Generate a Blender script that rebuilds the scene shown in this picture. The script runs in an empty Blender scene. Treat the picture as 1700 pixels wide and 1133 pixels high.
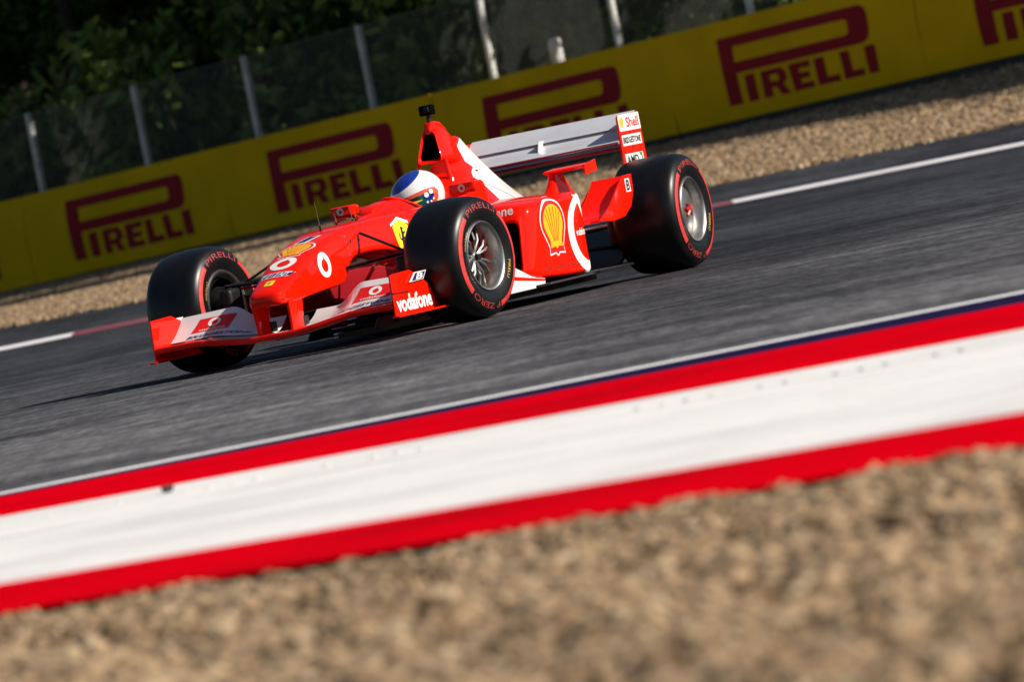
import bpy, bmesh, math, random
import numpy as np
from mathutils import Vector, Matrix, Euler
from mathutils.bvhtree import BVHTree

random.seed(7)
rng = np.random.default_rng(7)
scene = bpy.context.scene
col = scene.collection
R = math.radians
D = bpy.data

# ------------------------------------------------------------------ camera
CAM = Vector((36.2725876, 15.8551, 0.737937635))
YAW, PITCH, ROLL = 3.53186162, -0.022052296, 0.196512083
fwd = Vector((math.cos(YAW) * math.cos(PITCH), math.sin(YAW) * math.cos(PITCH), math.sin(PITCH)))
rgt = fwd.cross(Vector((0, 0, 1))).normalized()
upv = rgt.cross(fwd)
cR = rgt * math.cos(ROLL) - upv * math.sin(ROLL)
cU = rgt * math.sin(ROLL) + upv * math.cos(ROLL)
cam_data = D.cameras.new('camera')
cam = D.objects.new('camera', cam_data)
col.objects.link(cam)
m = Matrix((cR, cU, -fwd)).transposed().to_4x4()
m.translation = CAM
cam.matrix_world = m
cam_data.sensor_width = 36.0
cam_data.lens = 12800.0 / 1700.0 * 36.0
cam_data.clip_start = 0.5
cam_data.clip_end = 2000
cam_data.dof.use_dof = True
cam_data.dof.focus_distance = 38.6
cam_data.dof.aperture_fstop = 6.0
scene.camera = cam

# ------------------------------------------------------------------ world, sun, exposure
SUN_EL, SUN_AZ = R(33), R(94)          # azimuth measured from +x towards +y
world = D.worlds.new('World')
scene.world = world
world.use_nodes = True
wn = world.node_tree
bg = wn.nodes['Background']
sky = wn.nodes.new('ShaderNodeTexSky')
sky.sky_type = 'NISHITA'
sky.sun_disc = False
sky.sun_elevation = SUN_EL
sky.sun_rotation = R(90) - SUN_AZ
sky.altitude = 650
sky.air_density = 1.0
sky.dust_density = 0.6
sky.ozone_density = 1.5
wn.links.new(sky.outputs[0], bg.inputs[0])
bg.inputs[1].default_value = 0.05
sun_data = D.lights.new('sun', 'SUN')
sun_data.energy = 5.0
sun_data.angle = R(0.53)
sun_data.color = (1.0, 0.915, 0.80)
sun = D.objects.new('sun', sun_data)
col.objects.link(sun)
sdir = Vector((math.cos(SUN_AZ) * math.cos(SUN_EL), math.sin(SUN_AZ) * math.cos(SUN_EL), math.sin(SUN_EL)))
sun.rotation_euler = sdir.to_track_quat('Z', 'Y').to_euler()
sun.location = sdir * 60
scene.view_settings.view_transform = 'Standard'
scene.view_settings.look = 'None'
scene.view_settings.exposure = 0.38
scene.view_settings.gamma = 1.0
scene.view_settings.use_curve_mapping = False
scene.render.engine = 'CYCLES'
scene.cycles.max_bounces = 6
scene.cycles.use_denoising = True

# ------------------------------------------------------------------ helpers: materials
MAT = {}


def mat(name, base=(.5, .5, .5), rough=.5, metal=0.0, coat=0.0, spec=0.5, alpha=1.0, bump=None, vary=None, sheen=0.0, trans=0.0, coat_rough=.05):
    """procedural principled material; vary=(scale, amount) mottles the colour, bump=(scale, strength)"""
    if name in MAT:
        return MAT[name]
    mt = D.materials.new(name)
    mt.use_nodes = True
    nt = mt.node_tree
    b = nt.nodes['Principled BSDF']
    b.inputs['Base Color'].default_value = (*base, 1)
    b.inputs['Roughness'].default_value = rough
    b.inputs['Metallic'].default_value = metal
    b.inputs['Coat Weight'].default_value = coat
    b.inputs['Coat Roughness'].default_value = coat_rough
    b.inputs['Specular IOR Level'].default_value = spec
    b.inputs['Alpha'].default_value = alpha
    b.inputs['Transmission Weight'].default_value = trans
    tc = nt.nodes.new('ShaderNodeTexCoord')
    if vary:
        nz = nt.nodes.new('ShaderNodeTexNoise')
        nz.inputs['Scale'].default_value = vary[0]
        nz.inputs['Detail'].default_value = 6
        nt.links.new(tc.outputs['Object'], nz.inputs['Vector'])
        rp = nt.nodes.new('ShaderNodeValToRGB')
        a = vary[1]
        rp.color_ramp.elements[0].position = .3
        rp.color_ramp.elements[1].position = .7
        rp.color_ramp.elements[0].color = (*[c * (1 - a) for c in base], 1)
        rp.color_ramp.elements[1].color = (*[min(1, c * (1 + a)) for c in base], 1)
        nt.links.new(nz.outputs['Fac'], rp.inputs[0])
        nt.links.new(rp.outputs[0], b.inputs['Base Color'])
    if bump:
        nb = nt.nodes.new('ShaderNodeTexNoise')
        nb.inputs['Scale'].default_value = bump[0]
        nb.inputs['Detail'].default_value = 4
        nt.links.new(tc.outputs['Object'], nb.inputs['Vector'])
        bp = nt.nodes.new('ShaderNodeBump')
        bp.inputs['Strength'].default_value = bump[1]
        bp.inputs['Distance'].default_value = .01
        nt.links.new(nb.outputs['Fac'], bp.inputs['Height'])
        nt.links.new(bp.outputs[0], b.inputs['Normal'])
    MAT[name] = mt
    return mt


RED = mat('red_paint', (.86, .0085, .0003), .42, coat=.5, spec=.02, vary=(3, .06), coat_rough=.02)
WHITE = mat('white_paint', (.80, .79, .77), .35, coat=.8, vary=(6, .04))
DECALW = mat('white_decal', (.82, .81, .79), .4)
CARBON = mat('black_carbon', (.008, .008, .009), .5, spec=.3, vary=(90, .4))
BLACK = mat('matt_black', (.008, .008, .009), .7)
DARKRED = mat('deep_and_shaded_red', (.26, .006, .012), .35, coat=.8)  # for deep red parts, and for the shade painted on the keel
RUBBER = mat('tyre_rubber', (.0055, .0055, .0062), .36, spec=.32, vary=(14, .35))
RIMM = mat('rim_metal', (.50, .49, .475), .38, metal=1.0, vary=(25, .15))
SPOKE = mat('spoke_metal', (.24, .235, .23), .48, metal=.9)
RIMD = mat('dark_rim_metal', (.13, .13, .13), .4, metal=1.0)
STRIPE = mat('red_tyre_marking', (.58, .03, .025), .6, vary=(40, .25))
STRIPE2 = mat('worn_red_tyre_marking', (.34, .025, .022), .7, vary=(60, .6))
YMARK = mat('yellow_tyre_marking', (.65, .38, .03), .6)
YELLOW = mat('shell_yellow', (.86, .46, .01), .4)
FYEL = mat('badge_yellow', (.85, .72, .02), .4)
DRED = mat('decal_red', (.70, .01, .008), .4)
NAVY = mat('decal_navy', (.01, .015, .14), .4)
INK = mat('decal_black', (.01, .01, .01), .4)
GREEN = mat('decal_green', (.01, .22, .06), .4)
GLASS = mat('tinted_windscreen', (.02, .012, .012), .12, spec=.6)
STEEL = mat('steel', (.35, .34, .33), .35, metal=1.0)
ANT = mat('antenna_brass', (.35, .28, .14), .4, metal=.8)


# ------------------------------------------------------------------ helpers: meshes
def mesh_obj(name, verts, faces, mats, parent=None, smooth=True, angle=40, mi=None):
    me = D.meshes.new(name)
    me.from_pydata([tuple(v) for v in verts], [], [tuple(f) for f in faces])
    me.validate()
    bm = bmesh.new()
    bm.from_mesh(me)
    bmesh.ops.recalc_face_normals(bm, faces=bm.faces)
    bm.to_mesh(me)
    bm.free()
    for mt in (mats if isinstance(mats, (list, tuple)) else [mats]):
        me.materials.append(mt)
    if mi is not None:
        me.polygons.foreach_set('material_index', mi)
    if smooth:
        me.polygons.foreach_set('use_smooth', [True] * len(me.polygons))
        me.set_sharp_from_angle(angle=R(angle))
    o = D.objects.new(name, me)
    col.objects.link(o)
    o.parent = parent
    return o


def empty(name, loc=(0, 0, 0), rz=0, parent=None):
    o = D.objects.new(name, None)
    o.empty_display_size = .2
    o.location = loc
    o.rotation_euler = (0, 0, rz)
    o.parent = parent
    col.objects.link(o)
    return o


def tag(o, label=None, cat=None, group=None, kind=None):
    for k, v in (('label', label), ('category', cat), ('group', group), ('kind', kind)):
        if v:
            o[k] = v
    return o


def rpoly(pts, k=4):
    """polygon [(a,b,r)] with rounded corners, k+1 points for each corner"""
    out = []
    n = len(pts)
    for i in range(n):
        p = Vector(pts[i][:2])
        a = Vector(pts[i - 1][:2])
        c = Vector(pts[(i + 1) % n][:2])
        r = pts[i][2] if len(pts[i]) > 2 else .001
        u = (a - p)
        v = (c - p)
        la, lc = u.length, v.length
        d = min(r, la * .48, lc * .48)
        p0 = p + u / la * d
        p1 = p + v / lc * d
        for j in range(k + 1):
            t = j / k
            q = p0 * (1 - t) ** 2 + p * 2 * t * (1 - t) + p1 * t * t
            out.append((q.x, q.y))
    return out


def loft(name, rings, mats, parent=None, cap0=True, cap1=True, angle=40, smooth=True, mi=None):
    n = len(rings[0])
    vs = [p for r in rings for p in r]
    fs = []
    for i in range(len(rings) - 1):
        for j in range(n):
            k = (j + 1) % n
            fs.append((i * n + j, i * n + k, (i + 1) * n + k, (i + 1) * n + j))
    if cap0:
        fs.append(tuple(range(n)))
    if cap1:
        fs.append(tuple(range((len(rings) - 1) * n, len(rings) * n)))
    return mesh_obj(name, vs, fs, mats, parent, smooth, angle, mi)


def xring(x, pts, k=4):
    """ring in a plane x = const from rounded polygon of (y,z,r)"""
    return [(x, a, b) for a, b in rpoly(pts, k)]


def densify(rows, n):
    """interpolate parameter rows (first column the station) smoothly with Catmull-Rom"""
    rows = [list(r) for r in rows]
    out = []
    for i in range(len(rows) - 1):
        p0 = rows[max(i - 1, 0)]
        p1, p2 = rows[i], rows[i + 1]
        p3 = rows[min(i + 2, len(rows) - 1)]
        for j in range(n):
            t = j / n
            row = []
            for a, b, c, d in zip(p0, p1, p2, p3):
                # finite-difference tangents limited for monotone look
                m1 = (c - a) * .5
                m2 = (d - b) * .5
                row.append((2 * t ** 3 - 3 * t ** 2 + 1) * b + (t ** 3 - 2 * t ** 2 + t) * m1 + (-2 * t ** 3 + 3 * t ** 2) * c + (t ** 3 - t ** 2) * m2)
            out.append(row)
    out.append(rows[-1])
    return out


def tube(name, pts, r, mats, parent=None, n=10, flat=1.0, r1=None):
    """tube through pts; flat < 1 squashes the section vertically (aerofoil arms)"""
    pts = [Vector(p) for p in pts]
    vs, fs = [], []
    for i, p in enumerate(pts):
        d = (pts[min(i + 1, len(pts) - 1)] - pts[max(i - 1, 0)]).normalized()
        a = d.cross(Vector((0, 0, 1)))
        if a.length < 1e-3:
            a = Vector((1, 0, 0))
        a.normalize()
        b = a.cross(d)
        rr = r if r1 is None else r + (r1 - r) * i / (len(pts) - 1)
        for j in range(n):
            t = 2 * math.pi * j / n
            vs.append(p + a * math.cos(t) * rr + b * math.sin(t) * rr * flat)
    m = len(pts)
    for i in range(m - 1):
        for j in range(n):
            k = (j + 1) % n
            fs.append((i * n + j, i * n + k, (i + 1) * n + k, (i + 1) * n + j))
    fs.append(tuple(range(n)))
    fs.append(tuple(range((m - 1) * n, m * n)))
    return mesh_obj(name, vs, fs, mats, parent, True, 50)


def plate(name, poly, thick, plane, pos, mats, parent=None, bevel=.003, smooth=True):
    """extruded outline. plane 'xz' -> outline (x,z) at y=pos; 'xy' -> z=pos; 'yz' -> x=pos"""
    def P(a, b, t):
        if plane == 'xz':
            return (a, pos + t, b)
        if plane == 'xy':
            return (a, b, pos + t)
        return (pos + t, a, b)
    n = len(poly)
    vs = [P(a, b, -thick / 2) for a, b in poly] + [P(a, b, thick / 2) for a, b in poly]
    fs = [tuple(range(n)), tuple(range(n, 2 * n))]
    for i in range(n):
        j = (i + 1) % n
        fs.append((i, j, n + j, n + i))
    o = mesh_obj(name, vs, fs, mats, parent, smooth, 35)
    if bevel:
        b = o.modifiers.new('bevel', 'BEVEL')
        b.width = bevel
        b.segments = 2
        b.limit_method = 'ANGLE'
        b.angle_limit = R(50)
    return o


def box(name, c, s, mats, parent=None, bevel=.004, rot=None):
    vs = []
    for dx in (-.5, .5):
        for dy in (-.5, .5):
            for dz in (-.5, .5):
                v = Vector((dx * s[0], dy * s[1], dz * s[2]))
                if rot:
                    v.rotate(rot)
                vs.append(v + Vector(c))
    fs = [(0, 1, 3, 2), (4, 6, 7, 5), (0, 4, 5, 1), (2, 3, 7, 6), (0, 2, 6, 4), (1, 5, 7, 3)]
    o = mesh_obj(name, vs, fs, mats, parent, True, 35)
    if bevel:
        b = o.modifiers.new('bevel', 'BEVEL')
        b.width = bevel
        b.segments = 3
        b.limit_method = 'ANGLE'
    return o


def lathe_y(name, prof, mats, parent=None, n=96, angle=35, closed=False):
    """revolve profile [(y, r)] about the y axis"""
    vs, fs = [], []
    m = len(prof)
    for i in range(n):
        t = 2 * math.pi * i / n
        for y, r in prof:
            vs.append((r * math.cos(t), y, r * math.sin(t)))
    for i in range(n):
        k = (i + 1) % n
        for j in range(m - 1 + (1 if closed else 0)):
            q = (j + 1) % m
            fs.append((i * m + j, i * m + q, k * m + q, k * m + j))
    return mesh_obj(name, vs, fs, mats, parent, True, angle)


# ------------------------------------------------------------------ helpers: flat graphics (decals)
def curve_mesh(cu):
    o = D.objects.new('tmp', cu)
    col.objects.link(o)
    dg = bpy.context.evaluated_depsgraph_get()
    me = o.evaluated_get(dg).to_mesh()
    vs = [tuple(v.co)[:2] for v in me.vertices]
    fs = [tuple(p.vertices) for p in me.polygons]
    o.evaluated_get(dg).to_mesh_clear()
    D.objects.remove(o)
    D.curves.remove(cu)
    return vs, fs


def text2d(s, bold=0.0, shear=0.0, spacing=1.0, fit=None):
    """text as a flat mesh, centred on the origin; fit=(w,h) stretches it to that box"""
    cu = D.curves.new('t', 'FONT')
    cu.body = s
    cu.size = 1
    cu.offset = bold
    cu.shear = shear
    cu.space_character = spacing
    cu.resolution_u = 3
    vs, fs = curve_mesh(cu)
    return norm2d(vs, fs, fit)


def norm2d(vs, fs, fit=None):
    a = np.array(vs)
    lo, hi = a.min(0), a.max(0)
    a = a - (lo + hi) / 2
    if fit:
        a = a / (hi - lo) * np.array(fit)
    return [tuple(p) for p in a], fs


def shape2d(loops, fit=None, centre=False):
    """filled outlines; inner loops are holes"""
    cu = D.curves.new('s', 'CURVE')
    cu.dimensions = '2D'
    cu.fill_mode = 'BOTH'
    for lp in loops:
        sp = cu.splines.new('POLY')
        sp.points.add(len(lp) - 1)
        for p, q in zip(sp.points, lp):
            p.co = (q[0], q[1], 0, 1)
        sp.use_cyclic_u = True
    vs, fs = curve_mesh(cu)
    return norm2d(vs, fs, fit) if (fit or centre) else (vs, fs)


def bvh_of(*objs):
    vs, fs = [], []
    for o in objs:
        k = len(vs)
        vs += [v.co.copy() for v in o.data.vertices]
        fs += [tuple(i + k for i in p.vertices) for p in o.data.polygons]
    return BVHTree.FromPolygons(vs, fs)


def decal(name, flat, origin, U, V, mt, parent, tree=None, off=.0022, maxlen=.02, warp=None, ray=None):
    """lay a flat graphic on a surface: origin + u*U + v*V, wrapped on the tree's surface along the normal of (U,V)"""
    vs, fs = flat
    U, V, O = Vector(U), Vector(V), Vector(origin)
    N = U.cross(V).normalized()
    if ray is not None:
        N = -Vector(ray).normalized()
    bm = bmesh.new()
    bv = [bm.verts.new((O + U * p[0] + V * p[1]) if not warp else warp(p)) for p in vs]
    for f in fs:
        try:
            bm.faces.new([bv[i] for i in f])
        except ValueError:
            pass
    bmesh.ops.triangulate(bm, faces=bm.faces)
    if tree is not None:
        for _ in range(4):
            es = [e for e in bm.edges if e.calc_length() > maxlen]
            if not es:
                break
            bmesh.ops.subdivide_edges(bm, edges=es, cuts=1)
            bmesh.ops.triangulate(bm, faces=bm.faces)
        for v in bm.verts:
            h = tree.ray_cast(v.co + N * .35, -N)
            if h[0] is not None:
                nn = h[1] if h[1].dot(N) > 0 else -h[1]
                v.co = h[0] + nn * off
    else:
        for v in bm.verts:
            v.co += N * off
    me = D.meshes.new(name)
    bm.to_mesh(me)
    bm.free()
    me.materials.append(mt)
    o = D.objects.new(name, me)
    col.objects.link(o)
    o.parent = parent
    return o


def circle(r, n=40, c=(0, 0), sx=1, sy=1):
    return [(c[0] + r * sx * math.cos(2 * math.pi * i / n), c[1] + r * sy * math.sin(2 * math.pi * i / n)) for i in range(n)]


def ring_logo():
    """round speech-mark ring: thick ring with a tail cut at its top"""
    inner = []
    for i in range(40):
        a = math.pi / 2 + 2 * math.pi * i / 40
        r = .50 if i else .5
        inner.append((.05 + r * math.cos(a), -.08 + r * math.sin(a) * 1.02))
    # tail of the mark rises from the top of the counter to the right
    inner[0] = (.14, .56)
    inner[-1] = (.34, .72)
    inner[-2] = (.24, .44)
    return shape2d([circle(1, 48), inner])


def shell_outline(s=1.0):
    pts = []
    for i in range(25):
        a = R(-22) + (math.pi + R(44)) * i / 24
        pts.append((.86 * math.cos(a) * s, (.25 + .80 * math.sin(a)) * s))
    pts += [(-.50 * s, -.62 * s), (-.54 * s, -.90 * s), (-.14 * s, -.86 * s), (0, -.96 * s), (.14 * s, -.86 * s), (.54 * s, -.90 * s), (.50 * s, -.62 * s)]
    return pts


HORSE = [(.05, 1.0), (.16, .92), (.30, .90), (.33, .83), (.20, .78), (.16, .66), (.30, .60), (.46, .68), (.50, .60), (.34, .48), (.20, .46), (.16, .30), (.30, .22), (.44, .06), (.36, .02),
         (.18, .12), (.04, .10), (-.04, -.06), (.10, -.22), (.06, -.52), (.12, -.64), (-.02, -.64), (-.04, -.48), (-.02, -.26), (-.20, -.14), (-.30, -.40), (-.22, -.60), (-.34, -.62), (-.42, -.40),
         (-.34, -.06), (-.30, .06), (-.46, .10), (-.56, .34), (-.44, .52), (-.50, .66), (-.36, .60), (-.34, .40), (-.44, .28), (-.34, .18), (-.22, .24), (-.12, .50), (-.06, .76), (-.08, .92)]

# ================================================================== THE SETTING
# ground frame: s to the right of the picture, t away from the camera (both horizontal), z up
FH = Vector((fwd.x, fwd.y, 0)).normalized()
RH = Vector((FH.y, -FH.x, 0))
C0 = Vector((CAM.x, CAM.y, 0))
Z0 = 0.01


def W(s, t, z=Z0):
    p = C0 + RH * s + FH * t
    return Vector((p.x, p.y, z))


def sheet(name, rows, mats, parent=None, zoff=0.0, smooth=True):
    """surface through rows of (s,t,z) points"""
    n = len(rows[0])
    vs = [W(*p) + Vector((0, 0, zoff)) for r in rows for p in r]
    fs = []
    for i in range(len(rows) - 1):
        for j in range(n - 1):
            fs.append((i * n + j, i * n + j + 1, (i + 1) * n + j + 1, (i + 1) * n + j))
    o = mesh_obj(name, vs, fs, mats, parent, smooth, 60)
    if o.data.polygons[0].normal.z < 0:
        o.data.flip_normals()
    return o


SS = [-400, -120, -40, -14, -7, -3.5, -2, -1, 0, 1, 2, 3.5, 7, 14, 40, 120, 400]


def cl(s, a=6.0):
    """the lines bend only where the picture shows them, beyond that they run on parallel"""
    return a * math.tanh(s / a)


lines = {
    'gravel_edge': lambda s: 15.62 - .707 * cl(s),
    'white_edge': lambda s: 17.085 - .715 * cl(s),
    'red_edge': lambda s: 22.14 - .458 * cl(s),
    'navy_edge': lambda s: 24.36 - .31 * cl(s),
    'line_near': lambda s: 25.11 - .052 * cl(s),
    'line_far': lambda s: 25.38 - .051 * cl(s),
}


# --- materials of the ground
def asphalt_mat():
    mt = D.materials.new('asphalt')
    mt.use_nodes = True
    nt = mt.node_tree
    N, L = nt.nodes, nt.links
    b = N['Principled BSDF']
    b.inputs['Roughness'].default_value = .9
    b.inputs['Specular IOR Level'].default_value = .06
    geo = N.new('ShaderNodeNewGeometry')
    mp = N.new('ShaderNodeMapping')
    # rotate world to ground frame: x' along s, y' along t
    mp.vector_type = 'TEXTURE'
    mp.inputs['Location'].default_value = C0
    mp.inputs['Rotation'].default_value = (0, 0, math.atan2(RH.y, RH.x))
    L.new(geo.outputs['Position'], mp.inputs['Vector'])

    def noise(scale, detail, sx, sy, rough=.55, off=0.0):
        m2 = N.new('ShaderNodeMapping')
        m2.inputs['Scale'].default_value = (sx, sy, 1)
        m2.inputs['Location'].default_value = (off, off * 1.7, 0)
        L.new(mp.outputs[0], m2.inputs['Vector'])
        nz = N.new('ShaderNodeTexNoise')
        nz.inputs['Scale'].default_value = scale
        nz.inputs['Detail'].default_value = detail
        nz.inputs['Roughness'].default_value = rough
        L.new(m2.outputs[0], nz.inputs['Vector'])
        return nz.outputs['Fac']

    def ramp(src, p0, c0, p1, c1):
        r = N.new('ShaderNodeValToRGB')
        r.color_ramp.elements[0].position = p0
        r.color_ramp.elements[1].position = p1
        r.color_ramp.elements[0].color = (*c0, 1)
        r.color_ramp.elements[1].color = (*c1, 1)
        L.new(src, r.inputs[0])
        return r.outputs[0]

    def mix(kind, f, a, bb):
        mx = N.new('ShaderNodeMix')
        mx.data_type = 'RGBA'
        mx.blend_type = kind
        if isinstance(f, float):
            mx.inputs[0].default_value = f
        else:
            L.new(f, mx.inputs[0])
        L.new(a, mx.inputs[6])
        L.new(bb, mx.inputs[7])
        return mx.outputs[2]
    # asphalt colour: paler towards the kerb, darker beyond a wavering border
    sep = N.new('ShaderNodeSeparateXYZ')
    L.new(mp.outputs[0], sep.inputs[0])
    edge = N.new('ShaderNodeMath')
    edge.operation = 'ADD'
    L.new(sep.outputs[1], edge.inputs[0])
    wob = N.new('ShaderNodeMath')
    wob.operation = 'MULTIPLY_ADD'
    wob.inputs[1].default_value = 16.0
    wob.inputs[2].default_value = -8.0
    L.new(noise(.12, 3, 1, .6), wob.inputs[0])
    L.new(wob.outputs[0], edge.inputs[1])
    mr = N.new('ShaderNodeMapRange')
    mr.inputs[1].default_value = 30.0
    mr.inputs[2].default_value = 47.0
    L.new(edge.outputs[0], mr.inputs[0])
    asph_tone = ramp(mr.outputs[0], 0, (.165, .165, .172), 1, (.060, .064, .074))
    # rubber laid down in long streaks along the driving line
    st1 = ramp(noise(.9, 6, .30, 1.0, .62), .36, (.60, .60, .62), .60, (1.08, 1.08, 1.08))
    st2 = ramp(noise(2.6, 7, .30, 1.2, .68, 4.0), .36, (.66, .66, .67), .64, (1.12, 1.12, 1.12))
    st3 = ramp(noise(9.0, 4, .3, 1.2, .6, 9.0), .3, (.72, .72, .72), .7, (1.22, 1.22, 1.22))
    grain = ramp(noise(95, 3, 1, 1, .7), .3, (.72, .72, .72), .72, (1.32, 1.31, 1.30))
    blot = ramp(noise(.55, 5, .55, .22, .6, 2.3), .40, (.42, .42, .44), .58, (1.10, 1.10, 1.10))
    asph_tone = mix('MULTIPLY', .75, asph_tone, blot)
    c = mix('MULTIPLY', 1.0, asph_tone, st1)
    c = mix('MULTIPLY', 1.0, c, st2)
    c = mix('MULTIPLY', 1.0, c, st3)
    c = mix('MULTIPLY', 1.0, c, ramp(noise(6, 5, 1.0, .22, .65, 6.0), .34, (.66, .66, .67), .66, (1.22, 1.22, 1.22)))
    c = mix('MULTIPLY', 1.0, c, ramp(noise(20, 4, 1.3, .12, .7, 3.0), .32, (.70, .70, .70), .68, (1.26, 1.26, 1.26)))
    c = mix('MULTIPLY', 1.0, c, grain)
    L.new(c, b.inputs['Base Color'])
    bp = N.new('ShaderNodeBump')
    bp.inputs['Strength'].default_value = .5
    bp.inputs['Distance'].default_value = .006
    L.new(noise(120, 2, 1, 1), bp.inputs['Height'])
    L.new(bp.outputs[0], b.inputs['Normal'])
    return mt


def paint_mat(name, base, dirt, amount=.5):
    """road paint with long scuffs and patchy dirt"""
    mt = D.materials.new(name)
    mt.use_nodes = True
    nt = mt.node_tree
    N, L = nt.nodes, nt.links
    b = N['Principled BSDF']
    b.inputs['Roughness'].default_value = .75
    b.inputs['Specular IOR Level'].default_value = .0
    geo = N.new('ShaderNodeNewGeometry')
    mp = N.new('ShaderNodeMapping')
    mp.vector_type = 'TEXTURE'
    mp.inputs['Location'].default_value = C0
    mp.inputs['Rotation'].default_value = (0, 0, math.atan2(RH.y, RH.x) - .35)
    L.new(geo.outputs['Position'], mp.inputs['Vector'])
    prev = None
    for sc, sx, sy, lo, hi, a in ((1.3, .45, 1.0, .50, .72, amount * .7), (5, .22, 1.5, .53, .70, amount), (16, .3, 1.4, .56, .72, amount * .8), (40, 1, 1, .60, .74, amount * .7)):
        m2 = N.new('ShaderNodeMapping')
        m2.inputs['Scale'].default_value = (sx, sy, 1)
        L.new(mp.outputs[0], m2.inputs['Vector'])
        nz = N.new('ShaderNodeTexNoise')
        nz.inputs['Scale'].default_value = sc
        nz.inputs['Detail'].default_value = 6
        L.new(m2.outputs[0], nz.inputs['Vector'])
        mr = N.new('ShaderNodeMapRange')
        mr.inputs[1].default_value = lo
        mr.inputs[2].default_value = hi
        mr.inputs[4].default_value = a
        L.new(nz.outputs['Fac'], mr.inputs[0])
        mx = N.new('ShaderNodeMix')
        mx.data_type = 'RGBA'
        L.new(mr.outputs[0], mx.inputs[0])
        if prev is None:
            mx.inputs[6].default_value = (*base, 1)
        else:
            L.new(prev, mx.inputs[6])
        mx.inputs[7].default_value = (*dirt, 1)
        prev = mx.outputs[2]
    L.new(prev, b.inputs['Base Color'])
    nb = N.new('ShaderNodeTexNoise')
    nb.inputs['Scale'].default_value = 70
    L.new(geo.outputs['Position'], nb.inputs['Vector'])
    bp = N.new('ShaderNodeBump')
    bp.inputs['Strength'].default_value = .25
    bp.inputs['Distance'].default_value = .004
    L.new(nb.outputs['Fac'], bp.inputs['Height'])
    L.new(bp.outputs[0], b.inputs['Normal'])
    return mt


def gravel_mat(name, cols, inst=False):
    mt = D.materials.new(name)
    mt.use_nodes = True
    nt = mt.node_tree
    N, L = nt.nodes, nt.links
    b = N['Principled BSDF']
    b.inputs['Roughness'].default_value = .9
    b.inputs['Specular IOR Level'].default_value = .2
    rp = N.new('ShaderNodeValToRGB')
    el = rp.color_ramp.elements
    el[0].position, el[0].color = 0, (*cols[0], 1)
    el[1].position, el[1].color = 1, (*cols[-1], 1)
    for i, c in enumerate(cols[1:-1]):
        e = el.new((i + 1) / (len(cols) - 1))
        e.color = (*c, 1)
    if inst:
        at = N.new('ShaderNodeAttribute')
        at.attribute_type = 'INSTANCER'
        at.attribute_name = 'tint'
        L.new(at.outputs['Fac'], rp.inputs[0])
    else:
        geo = N.new('ShaderNodeNewGeometry')
        nz = N.new('ShaderNodeTexVoronoi')
        nz.inputs['Scale'].default_value = 22
        L.new(geo.outputs['Position'], nz.inputs['Vector'])
        sp = N.new('ShaderNodeSeparateColor')
        L.new(nz.outputs['Color'], sp.inputs[0])
        L.new(sp.outputs[0], rp.inputs[0])
        bp = N.new('ShaderNodeBump')
        bp.inputs['Distance'].default_value = .03
        L.new(nz.outputs['Distance'], bp.inputs['Height'])
        bp.invert = True
        L.new(bp.outputs[0], b.inputs['Normal'])
    L.new(rp.outputs[0], b.inputs['Base Color'])
    return mt


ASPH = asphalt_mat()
KRED = paint_mat('kerb_red_paint', (.66, .0006, .008), (.22, .003, .006), .7)
KWHITE = paint_mat('kerb_white_paint', (.78, .775, .765), (.36, .35, .345), .55)
KNAVY = paint_mat('kerb_navy_paint', (.014, .012, .050), (.03, .03, .05), .4)
LWHITE = paint_mat('line_white_paint', (.85, .85, .85), (.55, .55, .56), .25)
STONES = [(.082, .053, .029), (.22, .143, .077), (.315, .212, .122), (.38, .268, .160), (.265, .186, .118), (.14, .093, .054), (.50, .385, .245)]
GRAV = gravel_mat('gravel_bed', [(.12, .082, .046), (.20, .140, .080), (.26, .188, .11)])
GRAVI = gravel_mat('gravel_stone', STONES, True)
EARTH = mat('forest_floor', (.010, .012, .005), .95, spec=.05, vary=(1.5, .4))

# --- sheets, from the camera outwards
far_t = lambda s: 71.3 + .22 * cl(s, 9)       # foot of the far kerb
kerb_top = lambda s: far_t(s) + .8
grav_t = lambda s: 80.0
BAR_K = -1.34653726                            # barrier line t = 94.218 + k s
bar_t = lambda s: 94.218 + BAR_K * s
foot_z = lambda s: .59 + .0300 * max(-14, min(14, s))


def farrow(fn, zf):
    return [(s, fn(s), zf(s)) for s in SS]


terrain = sheet('ground', [[(s, -300, -.40) for s in SS], [(s, 8, -.30) for s in SS], [(s, 66, -.25) for s in SS], [(s, 118, -.25) for s in SS], [(s, 900, -.2) for s in SS]], EARTH)
tag(terrain, 'bare dark earth under and around the circuit', kind='structure')
near_gravel = sheet('gravel_trap', [[(s, -60, -.10) for s in SS], [(s, 6, -.12) for s in SS], [(s, 12, -.11) for s in SS], [(s, lines['gravel_edge'](s) - .5, -.032) for s in SS], [(s, lines['gravel_edge'](s) + .25, -.004) for s in SS]], GRAV)
tag(near_gravel, 'tan gravel bed along the near edge of the kerb', kind='structure')
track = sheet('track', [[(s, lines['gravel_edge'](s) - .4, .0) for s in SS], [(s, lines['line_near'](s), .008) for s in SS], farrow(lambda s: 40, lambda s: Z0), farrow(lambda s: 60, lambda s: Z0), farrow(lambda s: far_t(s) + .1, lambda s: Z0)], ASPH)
tag(track, 'grey asphalt race track with dark rubber streaks', kind='structure')

# kerb in painted bands: a low slab in front of the track
kerb = empty('kerb', W(0, 20, 0))
tag(kerb, 'broad red, white and red painted kerb band beside the track', kind='structure')
inv = Matrix.Translation(-kerb.location)


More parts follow.
